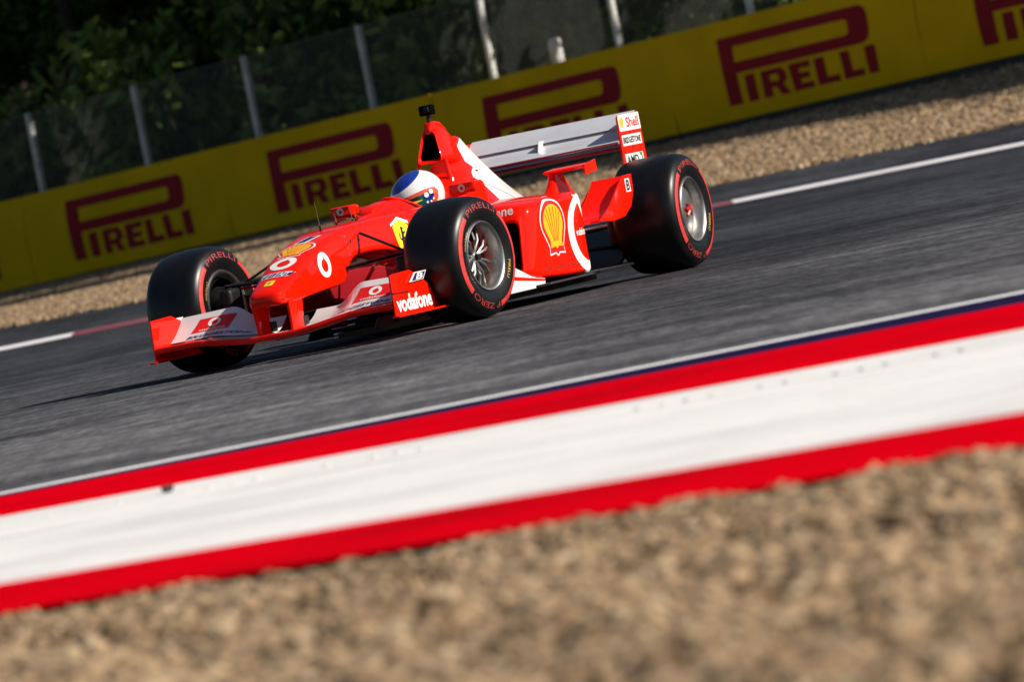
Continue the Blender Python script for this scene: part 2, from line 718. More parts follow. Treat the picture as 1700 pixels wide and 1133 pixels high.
def band(name, f0, f1, z0, z1, mt, label=None, cuts=6):
    ss = np.concatenate([np.linspace(-60, -6, 10)[:-1], np.linspace(-6, 6, 49), np.linspace(6, 60, 10)[1:]])
    rows = []
    for k in range(cuts + 1):
        q = k / cuts
        rows.append([(s, f0(s) * (1 - q) + f1(s) * q, z0 * (1 - q) + z1 * q) for s in ss])
    o = sheet(name, rows, mt)
    o.data.transform(inv)
    o.parent = kerb
    if label:
        o['label'] = label
    return o


band('red_band', lines['gravel_edge'], lines['white_edge'], .016, .018, KRED, 'outer red band half buried under gravel')
band('white_band', lines['white_edge'], lines['red_edge'], .018, .018, KWHITE, 'broad white band between two red bands')
band('red_band', lines['red_edge'], lines['navy_edge'], .018, .018, KRED, 'inner red band next to the track edge line')
band('navy_band', lines['navy_edge'], lines['line_near'], .018, .016, KNAVY, 'narrow dark blue strip')
el = band('edge_line', lines['line_near'], lines['line_far'], .016, .0145, LWHITE, 'thin white line painted along the track edge')
# shallow ribs pressed into the white band
vs, fs = [], []
rib = lambda s: 21.3 - .50 * cl(s)
for i in range(150):
    s = -5 + i * .068
    t = rib(s) + random.uniform(-.05, .05)
    if random.random() < .35 or -.3 < s < .3:
        continue
    w, l, h = .012, .09 * random.uniform(.5, 1.2), .004
    k = len(vs)
    for a, bb, z in ((-w, -l, 0), (w, -l, 0), (w, l, 0), (-w, l, 0), (-w * .5, -l * .8, h), (w * .5, -l * .8, h), (w * .5, l * .8, h), (-w * .5, l * .8, h)):
        vs.append(W(s + a, t + bb, .0178 + z) - kerb.location)
    fs += [(k + a, k + b2, k + c, k + d) for a, b2, c, d in ((4, 5, 6, 7), (0, 1, 5, 4), (1, 2, 6, 5), (2, 3, 7, 6), (3, 0, 4, 7))]
ribs = mesh_obj('rib', vs, fs, mat('rib_dirt', (.62, .61, .59), .9, spec=.05), kerb, False)
ribs['kind'] = 'stuff'


def rock(name, loc, r, mt, label):
    bm = bmesh.new()
    bmesh.ops.create_icosphere(bm, subdivisions=2, radius=1)
    for v in bm.verts:
        v.co *= r * random.uniform(.75, 1.15)
        v.co.z *= .7
        v.co.x *= 1.3
    me = D.meshes.new(name)
    bm.to_mesh(me)
    bm.free()
    me.materials.append(mt)
    o = D.objects.new(name, me)
    o.location = loc
    col.objects.link(o)
    return tag(o, label, 'stone')


rock('stone', W(-1.05, 22.05, .028), .019, mat('dark_stone', (.04, .035, .03), .9), 'single small dark stone lying on the white kerb band')

# far kerb, run-off, far gravel
fk = empty('far_kerb', W(0, 71.5, 0))
tag(fk, 'low white kerb with reddened stretches along the far track edge', kind='structure')
KREDF = paint_mat('far_kerb_red_paint', (.20, .045, .065), (.32, .22, .25), .9)
LWHITEF = paint_mat('far_kerb_white_paint', (.72, .71, .72), (.35, .34, .36), .5)


def fband(name, s0, s1, mt):
    ss = np.linspace(s0, s1, max(3, int(abs(s1 - s0) * 4)))
    wid = lambda s: 1.0
    o = sheet(name, [[(s, far_t(s), Z0 + .003) for s in ss], [(s, far_t(s) + .12, Z0 + .010) for s in ss], [(s, kerb_top(s) - .05, Z0 + .026) for s in ss], [(s, kerb_top(s), Z0 + .025) for s in ss], [(s, kerb_top(s) + .04, Z0 + .015) for s in ss]], mt)
    o.data.transform(Matrix.Translation(-fk.location))
    o.parent = fk
    return o


fband('white_band', -60, -3.95, LWHITEF)
fband('red_band', -3.95, -3.2, KREDF)
fband('white_band', -3.2, 1.95, LWHITEF)
fband('red_band', 1.95, 2.28, KREDF)
fband('white_band', 2.28, 60, LWHITEF)
runz = lambda s: .145 + .003 * max(-10, min(10, s))
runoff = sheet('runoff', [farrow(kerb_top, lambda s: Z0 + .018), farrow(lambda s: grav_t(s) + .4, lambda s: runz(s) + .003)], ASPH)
tag(runoff, 'dark asphalt strip between the far kerb and the gravel', kind='structure')
DENSE = sorted(set([-120, -60, -30, -14] + [x * .5 for x in range(-24, 25)] + [14, 30, 60, 120]))


def gz(s, q):
    """height of the far gravel bank, q from 0 at the run-off to 1 at the barrier foot"""
    sc = max(-14, min(14, s))
    return runz(s) + (foot_z(sc) - runz(s)) * (q ** 1.25)


def gt(s, q):
    sc = max(-9.5, min(9.5, s))
    return grav_t(s) + (bar_t(sc) + .2 - grav_t(s)) * q


rows = [[(s, gt(s, q), gz(s, q) + .012 * math.sin(s * 5.1 + q * 9) * (0 < q < 1)) for s in DENSE] for q in np.linspace(0, 1, 12)]
far_gravel = sheet('far_gravel_trap', rows, GRAV)
tag(far_gravel, 'tan gravel bank rising to the yellow barrier', kind='structure')
bank = sheet('bank', [[(s, gt(s, 1) - .02, gz(s, 1) - .01) for s in DENSE], [(s, gt(s, 1) + 14, gz(s, 1) + .3) for s in DENSE], [(s, gt(s, 1) + 60, gz(s, 1) + 16) for s in DENSE], [(s, 500, 60) for s in DENSE]], EARTH)
tag(bank, 'dark wooded bank behind the barrier', kind='structure')


def scatter(name, base, label, density, size, seed, dens_min=0.0):
    """loose stones on a sheet: geometry nodes instances of a lumpy stone"""
    me = base
    o = D.objects.new(name, me)
    col.objects.link(o)
    ng = D.node_groups.new(name, 'GeometryNodeTree')
    ng.interface.new_socket('Geometry', in_out='INPUT', socket_type='NodeSocketGeometry')
    ng.interface.new_socket('Geometry', in_out='OUTPUT', socket_type='NodeSocketGeometry')
    N, L = ng.nodes, ng.links
    gi, go = N.new('NodeGroupInput'), N.new('NodeGroupOutput')
    dp = N.new('GeometryNodeDistributePointsOnFaces')
    dp.inputs['Density'].default_value = density
    dp.inputs['Seed'].default_value = seed
    L.new(gi.outputs[0], dp.inputs['Mesh'])
    join = N.new('GeometryNodeGeometryToInstance')
    for k in range(4):
        ico = N.new('GeometryNodeMeshIcoSphere')
        ico.inputs['Subdivisions'].default_value = 2
        ico.inputs['Radius'].default_value = 1
        sp = N.new('GeometryNodeSetPosition')
        nz = N.new('ShaderNodeTexNoise')
        nz.noise_dimensions = '4D'
        nz.inputs['Scale'].default_value = 1.1
        nz.inputs['W'].default_value = k * 3.7 + 1
        vm = N.new('ShaderNodeVectorMath')
        vm.operation = 'SUBTRACT'
        vm.inputs[1].default_value = (.5, .5, .5)
        vs2 = N.new('ShaderNodeVectorMath')
        vs2.operation = 'SCALE'
        vs2.inputs['Scale'].default_value = 1.6
        L.new(nz.outputs['Color'], vm.inputs[0])
        L.new(vm.outputs[0], vs2.inputs[0])
        L.new(ico.outputs['Mesh'], sp.inputs['Geometry'])
        L.new(vs2.outputs[0], sp.inputs['Offset'])
        sm = N.new('GeometryNodeSetMaterial')
        sm.inputs['Material'].default_value = GRAVI
        L.new(sp.outputs[0], sm.inputs[0])
        L.new(sm.outputs[0], join.inputs[0])
    ip = N.new('GeometryNodeInstanceOnPoints')
    ip.inputs['Pick Instance'].default_value = True
    L.new(dp.outputs['Points'], ip.inputs['Points'])
    L.new(join.outputs[0], ip.inputs['Instance'])
    rr = N.new('FunctionNodeRandomValue')
    rr.data_type = 'FLOAT_VECTOR'
    rr.inputs[0].default_value = (0, 0, 0)
    rr.inputs[1].default_value = (6.28, 6.28, 6.28)
    L.new(rr.outputs[0], ip.inputs['Rotation'])
    rs = N.new('FunctionNodeRandomValue')
    rs.data_type = 'FLOAT'
    rs.inputs[2].default_value = 0
    rs.inputs[3].default_value = 1
    rs.inputs['Seed'].default_value = 3
    pw = N.new('ShaderNodeMath')
    pw.operation = 'POWER'
    pw.inputs[1].default_value = 2.2
    L.new(rs.outputs[1], pw.inputs[0])
    mr = N.new('ShaderNodeMapRange')
    mr.inputs[3].default_value = size[0]
    mr.inputs[4].default_value = size[1]
    L.new(pw.outputs[0], mr.inputs[0])
    L.new(mr.outputs[0], ip.inputs['Scale'])
    ri = N.new('FunctionNodeRandomValue')
    ri.data_type = 'INT'
    ri.inputs[4].default_value = 0
    ri.inputs[5].default_value = 3
    ri.inputs['Seed'].default_value = 5
    L.new(ri.outputs[2], ip.inputs['Instance Index'])
    st = N.new('GeometryNodeStoreNamedAttribute')
    st.data_type = 'FLOAT'
    st.domain = 'INSTANCE'
    st.inputs['Name'].default_value = 'tint'
    rt = N.new('FunctionNodeRandomValue')
    rt.data_type = 'FLOAT'
    rt.inputs['Seed'].default_value = 11
    L.new(ip.outputs[0], st.inputs['Geometry'])
    L.new(rt.outputs[1], st.inputs['Value'])
    L.new(st.outputs[0], go.inputs[0])
    md = o.modifiers.new('stones', 'NODES')
    md.node_group = ng
    tag(o, label, kind='stuff')
    return o


def plain_mesh(rows):
    n = len(rows[0])
    me = D.meshes.new('scatter_base')
    me.from_pydata([tuple(W(*p)) for r in rows for p in r], [], [(i * n + j, i * n + j + 1, (i + 1) * n + j + 1, (i + 1) * n + j) for i in range(len(rows) - 1) for j in range(n - 1)])
    return me


def wav(s):
    return .10 * math.sin(s * 3.1) + .09 * math.sin(s * 7.7 + 1) + .07 * math.sin(s * 17 + 2) + .05 * math.sin(s * 31)


ssn = np.linspace(-3.2, 3.2, 129)
def mound(s, t):
    return .015 * math.sin(s * 7.3 + 1.3 * math.sin(t * 1.9)) * math.sin(t * 2.3 + 1.1 * math.sin(s * 3.1)) + .012 * math.sin(s * 15 + t * 3.1 + 2 * math.sin(t * 1.3)) + .010 * math.sin(s * 27 - t * 4.7)


base_n = plain_mesh([[(s, 8.5 * (1 - q) + (lines['gravel_edge'](s) - .75 + wav(s) * .5) * q, -.050 + .020 * q + mound(s, 8.5 * (1 - q) + 15 * q) * (1 - .5 * q)) for s in ssn] for q in np.linspace(0, 1, 70)])
scatter('gravel_stones', base_n, 'loose tan pebbles filling the near gravel bed', 2300, (.010, .040), 1)
base_e = plain_mesh([[(s, lines['gravel_edge'](s) - 1.0, -.016) for s in ssn], [(s, lines['gravel_edge'](s) - .24 + wav(s) * 1.25, .004) for s in ssn]])
scatter('spilled_gravel', base_e, 'pebbles spilled unevenly over the outer red kerb band', 2400, (.008, .027), 2)
ssf = np.linspace(-9.4, 9.4, 95)
base_f = plain_mesh([[(s, gt(s, q) + (wav(s * 1.7) * 1.2 if q == 0 else 0), gz(s, q)) for s in ssf] for q in np.linspace(0, 1, 12)])
scatter('far_gravel_stones', base_f, 'loose pebbles covering the far gravel bank', 650, (.012, .040), 3)

# ================================================================== BARRIER, FENCE
BL = math.sqrt(1 + BAR_K ** 2)
bdir = (RH + FH * BAR_K).normalized()          # along the barrier towards the right
bnrm = Vector((bdir.y, -bdir.x, 0))            # to the camera side
if bnrm.dot(FH) > 0:
    bnrm = -bnrm
top_z = lambda s: 1.85 + .0345 * (s - .38)
SLOPE = .0345 / BL
BH = 1.17


def BP(s, h=0.0, n=0.0):
    """point on the barrier face: s picture station, h height below the top (negative down), n proud of the face"""
    p = C0 + RH * s + FH * bar_t(s) + bnrm * n
    return Vector((p.x, p.y, top_z(s) + h))


YBAR = mat('yellow_banner', (.60, .385, .0005), .7, spec=.06, vary=(1.3, .10), bump=(2.5, .25))
PRED = mat('banner_dark_red', (.24, .012, .018), .7, spec=.08)
TYRE = mat('barrier_tyre_black', (.02, .02, .02), .8)
GALV = mat('galvanised_post', (.78, .77, .73), .5, vary=(5, .2))
WIRE = mat('fence_wire', (.07, .075, .07), .6)

# lettering of the banner, in units of the P stem height, origin at the top-left of the P
Lw = 3.48
pl_P = [(0, 0), (Lw - .16, 0), (Lw - .04, -.05), (Lw, -.16), (Lw, -.38), (Lw - .05, -.50), (Lw - .18, -.55), (.34, -.55), (.34, -1.0), (0, -1.0)]
pl_Ph = [(.34, -.155), (Lw - .50, -.155), (Lw - .44, -.19), (Lw - .44, -.345), (Lw - .50, -.385), (.34, -.385)]


def rect(x0, x1, y0, y1):
    return [(x0, y0), (x1, y0), (x1, y1), (x0, y1)]


def letter_loops():
    out = [[pl_P, pl_Ph]]
    t, b = -.60, -1.0
    x = .50
    w = .235
    out.append([rect(x, x + w, b, t)])                                       # I
    x += w + .14
    Wd = .60                                                                 # R
    out.append([[(x, b), (x, t), (x + Wd - .12, t), (x + Wd, t - .07), (x + Wd, t - .19), (x + Wd - .12, t - .25), (x + Wd, b), (x + Wd - .22, b), (x + Wd - .30, t - .27), (x + .2, t - .27), (x + .2, b)],
                [(x + .2, t - .085), (x + .2, t - .185), (x + Wd - .22, t - .185), (x + Wd - .2, t - .16), (x + Wd - .2, t - .11), (x + Wd - .22, t - .085)]])
    x += Wd + .10
    Wd = .50                                                                 # E
    out.append([[(x, b), (x, t), (x + Wd, t), (x + Wd, t - .095), (x + .22, t - .095), (x + .22, t - .155), (x + Wd - .05, t - .155), (x + Wd - .05, t - .245), (x + .22, t - .245), (x + .22, b + .095), (x + Wd, b + .095), (x + Wd, b)]])
    x += Wd + .09
    for _ in range(2):                                                       # L L
        out.append([[(x, b), (x, t), (x + .22, t), (x + .22, b + .10), (x + .48, b + .10), (x + .48, b)]])
        x += .48 + .09
    out.append([rect(x, x + w, b, t)])                                       # I
    return out


barrier = empty('advertising_barrier', BP(0, -BH))
tag(barrier, 'long yellow barrier with dark red PIRELLI lettering in front of the fence', 'barrier')
NPAN = 7
for k in range(NPAN):
    s0 = -3.2 + 2.81 * (k - 3)
    s1 = s0 + 2.81 - .012
    vs, fs = [], []
    nu, nv = 24, 8
    ph = random.uniform(0, 6)

    def sag(u, v):
        return .018 * math.sin(u * 5 + ph) * math.sin(v * 3.1) + .010 * math.sin(u * 13 + ph * 2 + v * 4)
    for side in (0, 1):
        for i in range(nu + 1):
            for j in range(nv + 1):
                s = s0 + (s1 - s0) * i / nu
                v = j / nv
                bulge = .035 * math.sin(math.pi * v)
                p = BP(s, -BH * (1 - v), (bulge + sag(i / nu * 2, v)) if side == 0 else -.55)
                vs.append(p - barrier.location)
    q = (nu + 1) * (nv + 1)
    for side in (0, 1):
        for i in range(nu):
            for j in range(nv):
                a = side * q + i * (nv + 1) + j
                fs.append((a, a + nv + 1, a + nv + 2, a + 1))
    for i in range(nu):
        for j in (0, nv):
            a = i * (nv + 1) + j
            fs.append((a, a + nv + 1, q + a + nv + 1, q + a))
    for j in range(nv):
        for i in (0, nu):
            a = i * (nv + 1) + j
            fs.append((a, a + 1, q + a + 1, q + a))
    pan = mesh_obj('panel', vs, fs, YBAR, barrier, True, 50)
    tr = bvh_of(pan)
    org = BP(s0 + .62, -.20) - barrier.location
    Uv = (BP(s0 + 1.62, 0) - BP(s0 + .62, 0)).normalized() * .80
    Vv = Vector((0, 0, 1)) * .80
    for lp in letter_loops():
        decal('letter', shape2d(lp), org, Uv, Vv, PRED, pan, tr, off=.004, maxlen=.25)
    # black rubber belt under the banner
    g = []
    for s in (s0, s1):
        g += [BP(s, -BH - .005, -.02) - barrier.location, BP(s, -BH - .55, -.02) - barrier.location, BP(s, -BH - .55, -.5) - barrier.location, BP(s, -BH - .005, -.5) - barrier.location]
    mesh_obj('rubber_belt', g, [(0, 1, 5, 4), (1, 2, 6, 5), (2, 3, 7, 6), (3, 0, 4, 7), (0, 1, 2, 3), (4, 5, 6, 7)], TYRE, barrier, False)

fence = empty('debris_fence', BP(0, -BH, -.75))
tag(fence, 'tall wire fence with pale grey posts behind the yellow barrier', 'fence')
posts_s = [-6.36 + 1.545 * i for i in range(-4, 11)]
FT = 1.10


def fence_pt(s, h, n):
    return BP(s, h, n) - fence.location


for i, s in enumerate(posts_s):
    a0 = fence_pt(s, -BH - .3, -.75)
    a1 = fence_pt(s, FT, -.75)
    ux, uy = bdir, bnrm
    hw, hd = .037, .035
    vs = []
    for p in (a0, a1):
        for a, b2 in rpoly([(-hw, -hd, .01), (hw, -hd, .01), (hw, hd, .01), (-hw, hd, .01)], 2):
            vs.append(p + ux * a + uy * b2)
    n = len(vs) // 2
    fs = [(j, (j + 1) % n, n + (j + 1) % n, n + j) for j in range(n)] + [tuple(range(n)), tuple(range(n, 2 * n))]
    mesh_obj('post', vs, fs, GALV, fence, True, 40)
    if i == len(posts_s) - 1:
        continue
    # wire mesh of the bay
    s2 = posts_s[i + 1]
    vs, fs = [], []

    def wire(p, q2, r):
        d = (q2 - p).normalized()
        a = d.cross(bnrm).normalized() * r
        c = bnrm * r
        k = len(vs)
        for e in (p, q2):
            vs.extend([e + a + c, e - a + c, e - a - c, e + a - c])
        fs.extend([(k, k + 1, k + 5, k + 4), (k + 1, k + 2, k + 6, k + 5), (k + 2, k + 3, k + 7, k + 6), (k + 3, k, k + 4, k + 7)])
    nv = 52
    for j in range(1, nv):
        s = s + 0
        sj = posts_s[i] + (s2 - posts_s[i]) * j / nv
        wire(fence_pt(sj, -BH * .35, -.69), fence_pt(sj, FT - .02, -.69), .0026)
    nh = 22
    for j in range(nh + 1):
        h = -BH * .35 + (FT - .02 + BH * .35) * j / nh
        wire(fence_pt(posts_s[i] + .03, h, -.684), fence_pt(s2 - .03, h, -.684), .0030 if 0 < j < nh else .007)
    mesh_obj('wire_mesh', vs, fs, WIRE, fence, False)

# small pale things behind the barrier
PALE = mat('pale_plastic', (.74, .70, .68), .5, vary=(12, .1))


def bollard(s, ztop, r, label):
    p0 = C0 + RH * s + FH * (bar_t(s) + 1.6)
    vs, fs = [], []
    prof = [(0, .0), (r * .78, .0), (r * .8, .02), (r * .8, ztop - .62), (r, ztop - .60), (r, ztop - .10), (r * .93, ztop - .04), (r * .7, ztop - .01), (0, ztop)]
    n = 24
    zb = .55
    prof = [(a, zb if i < 2 else max(zb + .02, zz)) for i, (a, zz) in enumerate(prof)]
    for i in range(n):
        t = 2 * math.pi * i / n
        for a, zz in prof:
            vs.append((a * math.cos(t), a * math.sin(t), zz - zb))
    m2 = len(prof)
    for i in range(n):
        k = (i + 1) % n
        for j in range(m2 - 1):
            fs.append((i * m2 + j, i * m2 + j + 1, k * m2 + j + 1, k * m2 + j))
    o = mesh_obj('marker_post', vs, fs, PALE, None, True, 40)
    o.location = (p0.x, p0.y, zb)
    tag(o, label, 'post')
    return o


bollard(1.22, 2.20, .085, 'white round-topped post showing just above the yellow barrier')

lp = C0 + RH * 2.62 + FH * (bar_t(2.62) + 1.4)
lamp = lathe_y('fence_lamp', [(-.10, .0), (-.10, .05), (-.02, .085), (.05, .09), (.07, .07), (.08, .0)], PALE, None, 24, 40)
lamp.location = (lp.x, lp.y, 2.66)
lamp.rotation_euler = (R(70), 0, R(35))
tag(lamp, 'small pale round lamp high behind the fence at the top edge', 'lamp')
tube('lamp_arm', [(0, .08, 0), (.02, .14, -.05), (.03, .22, -.16), (.03, .3, -1.6)], .02, PALE, lamp, 8)

# ================================================================== TREES
LEAFS = []
for nm, c in (('leaf_dark', (.018, .034, .007)), ('leaf_mid', (.030, .058, .010)), ('leaf_light', (.050, .085, .013))):
    LEAFS.append(mat(nm, c, .65, spec=.25, vary=(.9, .35)))
BARK = mat('bark', (.022, .017, .011), .95, vary=(6, .5), bump=(12, .6))


SHRUBL = [mat('shrub_leaf_dark', (.075, .125, .022), .6, spec=.2, vary=(.9, .35)), mat('shrub_leaf_mid', (.13, .20, .035), .6, spec=.2, vary=(.9, .35)), mat('shrub_leaf_light', (.20, .27, .05), .6, spec=.2, vary=(.9, .35))]  # paler than the tree leaves: the light they catch is put into the colour


def leaf_mesh(name, clumps, per, size, seed, leafs=LEAFS):
    g = np.random.default_rng(seed)
    P_, F_, MI = [], [], []
    V_all = []
    cnt = 0
    for (cx, cy, cz, cr) in clumps:
        n = int(per * cr * cr)
        d = g.normal(size=(n, 3))
        d /= np.linalg.norm(d, axis=1)[:, None]
        rad = cr * g.uniform(.25, 1.0, (n, 1)) ** .5
        c = np.array([cx, cy, cz]) + d * rad * np.array([1, 1, .75])
        a = g.normal(size=(n, 3))
        a /= np.linalg.norm(a, axis=1)[:, None]
        b = np.cross(a, d + g.normal(size=(n, 3)) * .7)
        b /= np.linalg.norm(b, axis=1)[:, None] + 1e-9
        sz = size * g.uniform(.6, 1.4, (n, 1))
        quad = np.stack([c - a * sz, c + b * sz * .45, c + a * sz, c - b * sz * .45], 1)
        V_all.append(quad.reshape(-1, 3))
        base = g.choice(3, p=[.5, .35, .15])
        MI.append(np.clip(base + g.choice([-1, 0, 0, 1], size=n), 0, 2))
        cnt += n
    V_all = np.concatenate(V_all)
    me = D.meshes.new(name)
    nv = len(V_all)
    me.vertices.add(nv)
    me.vertices.foreach_set('co', V_all.ravel())
    me.loops.add(nv)
    me.loops.foreach_set('vertex_index', np.arange(nv))
    me.polygons.add(nv // 4)
    me.polygons.foreach_set('loop_start', np.arange(0, nv, 4))
    me.polygons.foreach_set('material_index', np.concatenate(MI))
    for l in leafs:
        me.materials.append(l)
    me.update(calc_edges=True)
    return me


def make_tree(kind, seed):
    """kind 0 tall tree, 1 low spreading shrub"""
    g = random.Random(seed)
    vs, fs = [], []

    def limb(pts, r0, r1, n=8):
        k0 = len(vs)
        for i, p in enumerate(pts):
            d = (pts[min(i + 1, len(pts) - 1)] - pts[max(i - 1, 0)]).normalized()
            a = d.orthogonal().normalized()
            b = a.cross(d)
            r = r0 + (r1 - r0) * i / (len(pts) - 1)
            for j in range(n):
                t = 2 * math.pi * j / n
                vs.append(p + a * math.cos(t) * r + b * math.sin(t) * r)
        for i in range(len(pts) - 1):
            for j in range(n):
                q = (j + 1) % n
                fs.append((k0 + i * n + j, k0 + i * n + q, k0 + (i + 1) * n + q, k0 + (i + 1) * n + j))
    clumps = []
    if kind == 0:
        H = g.uniform(9, 12)
        pts = [Vector((g.uniform(-.1, .1) * i, g.uniform(-.1, .1) * i, H * .85 * i / 6)) for i in range(7)]
        limb(pts, .13, .04)
        for i in range(16):
            h = g.uniform(1.4, H * .85)
            a = g.uniform(0, 6.28)
            L = g.uniform(1.1, 2.3) * (1.1 - .5 * h / H)
            p0 = Vector((0, 0, h))
            e = p0 + Vector((math.cos(a) * L, math.sin(a) * L, L * g.uniform(.05, .5)))
            limb([p0, p0.lerp(e, .5) + Vector((0, 0, .1)), e], .05, .015, 5)
            clumps.append((e.x, e.y, e.z, g.uniform(.45, .95)))
            mid = p0.lerp(e, .55)
            clumps.append((mid.x, mid.y, mid.z + .2, g.uniform(.35, .7)))
        for i in range(10):
            clumps.append((g.uniform(-1.2, 1.2), g.uniform(-1.2, 1.2), H * g.uniform(.6, 1), g.uniform(.8, 1.3)))
    else:
        for i in range(7):
            a = g.uniform(0, 6.28)
            e = Vector((math.cos(a) * g.uniform(.3, .9), math.sin(a) * g.uniform(.3, .9), g.uniform(.8, 2.3)))
            limb([Vector((0, 0, 0)), e * .5 + Vector((0, 0, .15)), e], .04, .012, 5)
            clumps.append((e.x, e.y, e.z, g.uniform(.35, .65)))
        for i in range(5):
            clumps.append((g.uniform(-.7, .7), g.uniform(-.7, .7), g.uniform(.3, 1.4), g.uniform(.3, .6)))
    tm = D.meshes.new('trunk')
    tm.from_pydata([tuple(v) for v in vs], [], fs)
    tm.materials.append(BARK)
    tm.polygons.foreach_set('use_smooth', [True] * len(tm.polygons))
    lm = leaf_mesh('crown', clumps, 330 if kind == 0 else 420, .105 if kind == 0 else .085, seed, LEAFS if kind == 0 else SHRUBL)
    return tm, lm


protos = {0: [make_tree(0, 21 + i) for i in range(4)], 1: [make_tree(1, 41 + i) for i in range(3)]}


def plant(kind, s, t, z, scale, v, name, label, cat, group):
    root = empty(name, W(s, t, z), random.uniform(0, 6.28))
    root.scale = (scale,) * 3
    tm, lm = protos[kind][v % len(protos[kind])]
    for nm, me in (('trunk' if kind == 0 else 'stem', tm), ('crown' if kind == 0 else 'foliage', lm)):
        o = D.objects.new(nm, me)
        col.objects.link(o)
        o.parent = root
    tag(root, label, cat, group)
    return root


tl = 'dark leafy tree in the shaded wood behind the wire fence'
sl = 'low leafy shrub between the wire fence and the wood'
i = 0
for row, (dt, step, off) in enumerate(((6.5, 2.6, 0), (10, 2.4, 1.1), (14.5, 2.3, .4), (20, 2.2, 1.3), (27, 2.2, .2))):
    s = -13.0 + off
    while s < 8.2:
        t = bar_t(max(-9, min(9, s))) + dt + random.uniform(-.8, .8)
        plant(0, s + random.uniform(-.5, .5), t, gz(s, 1) + .02 * min(dt, 14) + .34 * max(0, dt - 14) - .1, random.uniform(.9, 1.2), i, 'forest_tree', tl, 'tree', 'trees in the wood behind the fence')
        i += 1
        s += step
for k in range(15):
    s = -8.5 + k * 1.05 + random.uniform(-.3, .3)
    plant(1, s, bar_t(s) + random.uniform(4.2, 6.2), foot_z(s) - .05, random.uniform(1.0, 1.8), k, 'shrub', sl, 'shrub', 'shrubs behind the fence')

# ================================================================== THE RACING CAR (x forward, y to its left, front axle at x=0)
car = empty('racing_car', (0, 0, 0))
tag(car, 'red open-wheel racing car with white engine cover and sponsor logos cornering on the track', 'racing car')
WC = .33                                        # wheel centre height


def tree_ring(x, w):
    return w


# --- nose and front of the monocoque
rows = [  # x, half width top, half width bottom, z top, z bottom, r top, r bottom
    (.848, .045, .045, .338, .306, .014, .014),
    (.838, .074, .076, .352, .296, .024, .022),
    (.815, .090, .096, .366, .290, .034, .028),
    (.76, .098, .110, .388, .288, .042, .026),
    (.69, .103, .116, .414, .291, .044, .024),
    (.60, .108, .122, .448, .297, .044, .022),
    (.52, .113, .128, .482, .303, .044, .02),
    (.38, .121, .138, .526, .311, .044, .02),
    (.25, .129, .146, .558, .318, .044, .02),
    (.155, .134, .152, .577, .325, .044, .02),
    (.10, .137, .156, .586, .352, .044, .03),
    (.04, .141, .161, .596, .405, .044, .04),
    (-.03, .146, .167, .605, .440, .044, .04),
    (-.12, .152, .175, .613, .454, .044, .03),
    (-.30, .166, .190, .619, .452, .044, .03),
    (-.50, .182, .207, .622, .432, .044, .03),
    (-.75, .202, .226, .626, .390, .044, .04),
    (-.96, .217, .240, .630, .330, .044, .05)]
rings = []
for r in densify(rows, 3):
    x, wt, wb, zt, zb, rt, rb = r
    rings.append(xring(x, [(-wb, zb, rb), (wb, zb, rb), (wt, zt, rt), (0, zt + .006, .02), (-wt, zt, rt)], 5))
nose = loft('nose_and_monocoque', rings, RED, car, angle=55)
ntree = bvh_of(nose)

# keel under the monocoque, its shade put into the dark red colour
rings = []
for x, w, zt, zb in ((.10, .012, .44, .40), (.02, .03, .46, .24), (-.2, .05, .47, .16), (-.5, .09, .45, .12), (-.8, .16, .42, .10), (-1.1, .20, .40, .09), (-1.5, .21, .4, .09)):
    rings.append(xring(x, [(-w, zb, .02), (w, zb, .02), (w * 1.1, zt, .02), (-w * 1.1, zt, .02)], 3))
loft('keel', rings, DARKRED, car)

# --- cockpit surround: open-topped tub
rings = []
for x, wo, wi, zt, zb in ((-.955, .238, .185, .606, .20), (-1.05, .245, .195, .592, .14), (-1.18, .252, .20, .596, .11), (-1.32, .258, .20, .635, .10), (-1.45, .262, .19, .685, .10), (-1.58, .264, .17, .704, .10), (-1.66, .265, .10, .710, .10), (-1.70, .266, .05, .712, .10)):
    pts = [(-wo, zb, .04), (wo, zb, .04), (wo - .012, zt, .03), (wi, zt + .004, .02), (wi - .01, .38, .03), (-wi + .01, .38, .03), (-wi, zt + .004, .02), (-wo + .012, zt, .03)]
    rings.append(xring(x, pts, 3))
tub = loft('cockpit_surround', rings, RED, car, angle=50)
# padded headrest behind the helmet
rings = []
for x, w, zt in ((-1.56, .10, .70), (-1.60, .155, .745), (-1.68, .17, .765), (-1.80, .15, .80)):
    rings.append(xring(x, [(-w, .45, .03), (w, .45, .03), (w * .92, zt - .05, .06), (w * .5, zt, .05), (-w * .5, zt, .05), (-w * .92, zt - .05, .06)], 3))
loft('headrest', rings, RED, car)
# scuttle in front of the cockpit with the wrap-round deflector
rings = []
for x, w, zt, zb in ((-.56, .05, .628, .60), (-.66, .12, .645, .60), (-.78, .16, .668, .60), (-.90, .182, .692, .60), (-.955, .188, .702, .60)):
    rings.append(xring(x, [(-w, zb, .01), (w, zb, .01), (w * .72, zb + (zt - zb) * .45, .06), (w * .30, zt, .05), (-w * .30, zt, .05), (-w * .72, zb + (zt - zb) * .45, .06)], 4))
loft('scuttle', rings, RED, car, angle=60)
vs, fs = [], []
n = 28
for i in range(n + 1):
    a = -1.75 + 3.5 * i / n
    x = -1.16 + .235 * math.cos(a)
    y = .205 * math.sin(a) / math.sin(1.45) if abs(a) < 1.45 else .205 * (1 if a > 0 else -1)
    hh = .080 * max(0.0, math.cos(a * 1.5)) ** 1.2 + .004
    zb = .622 - .02 * min(1, abs(a) / 1.2)
    vs += [(x, y, zb), (x - .02, y * .95, zb + hh), (x - .032, y * .93, zb + hh), (x - .012, y * .96, zb)]
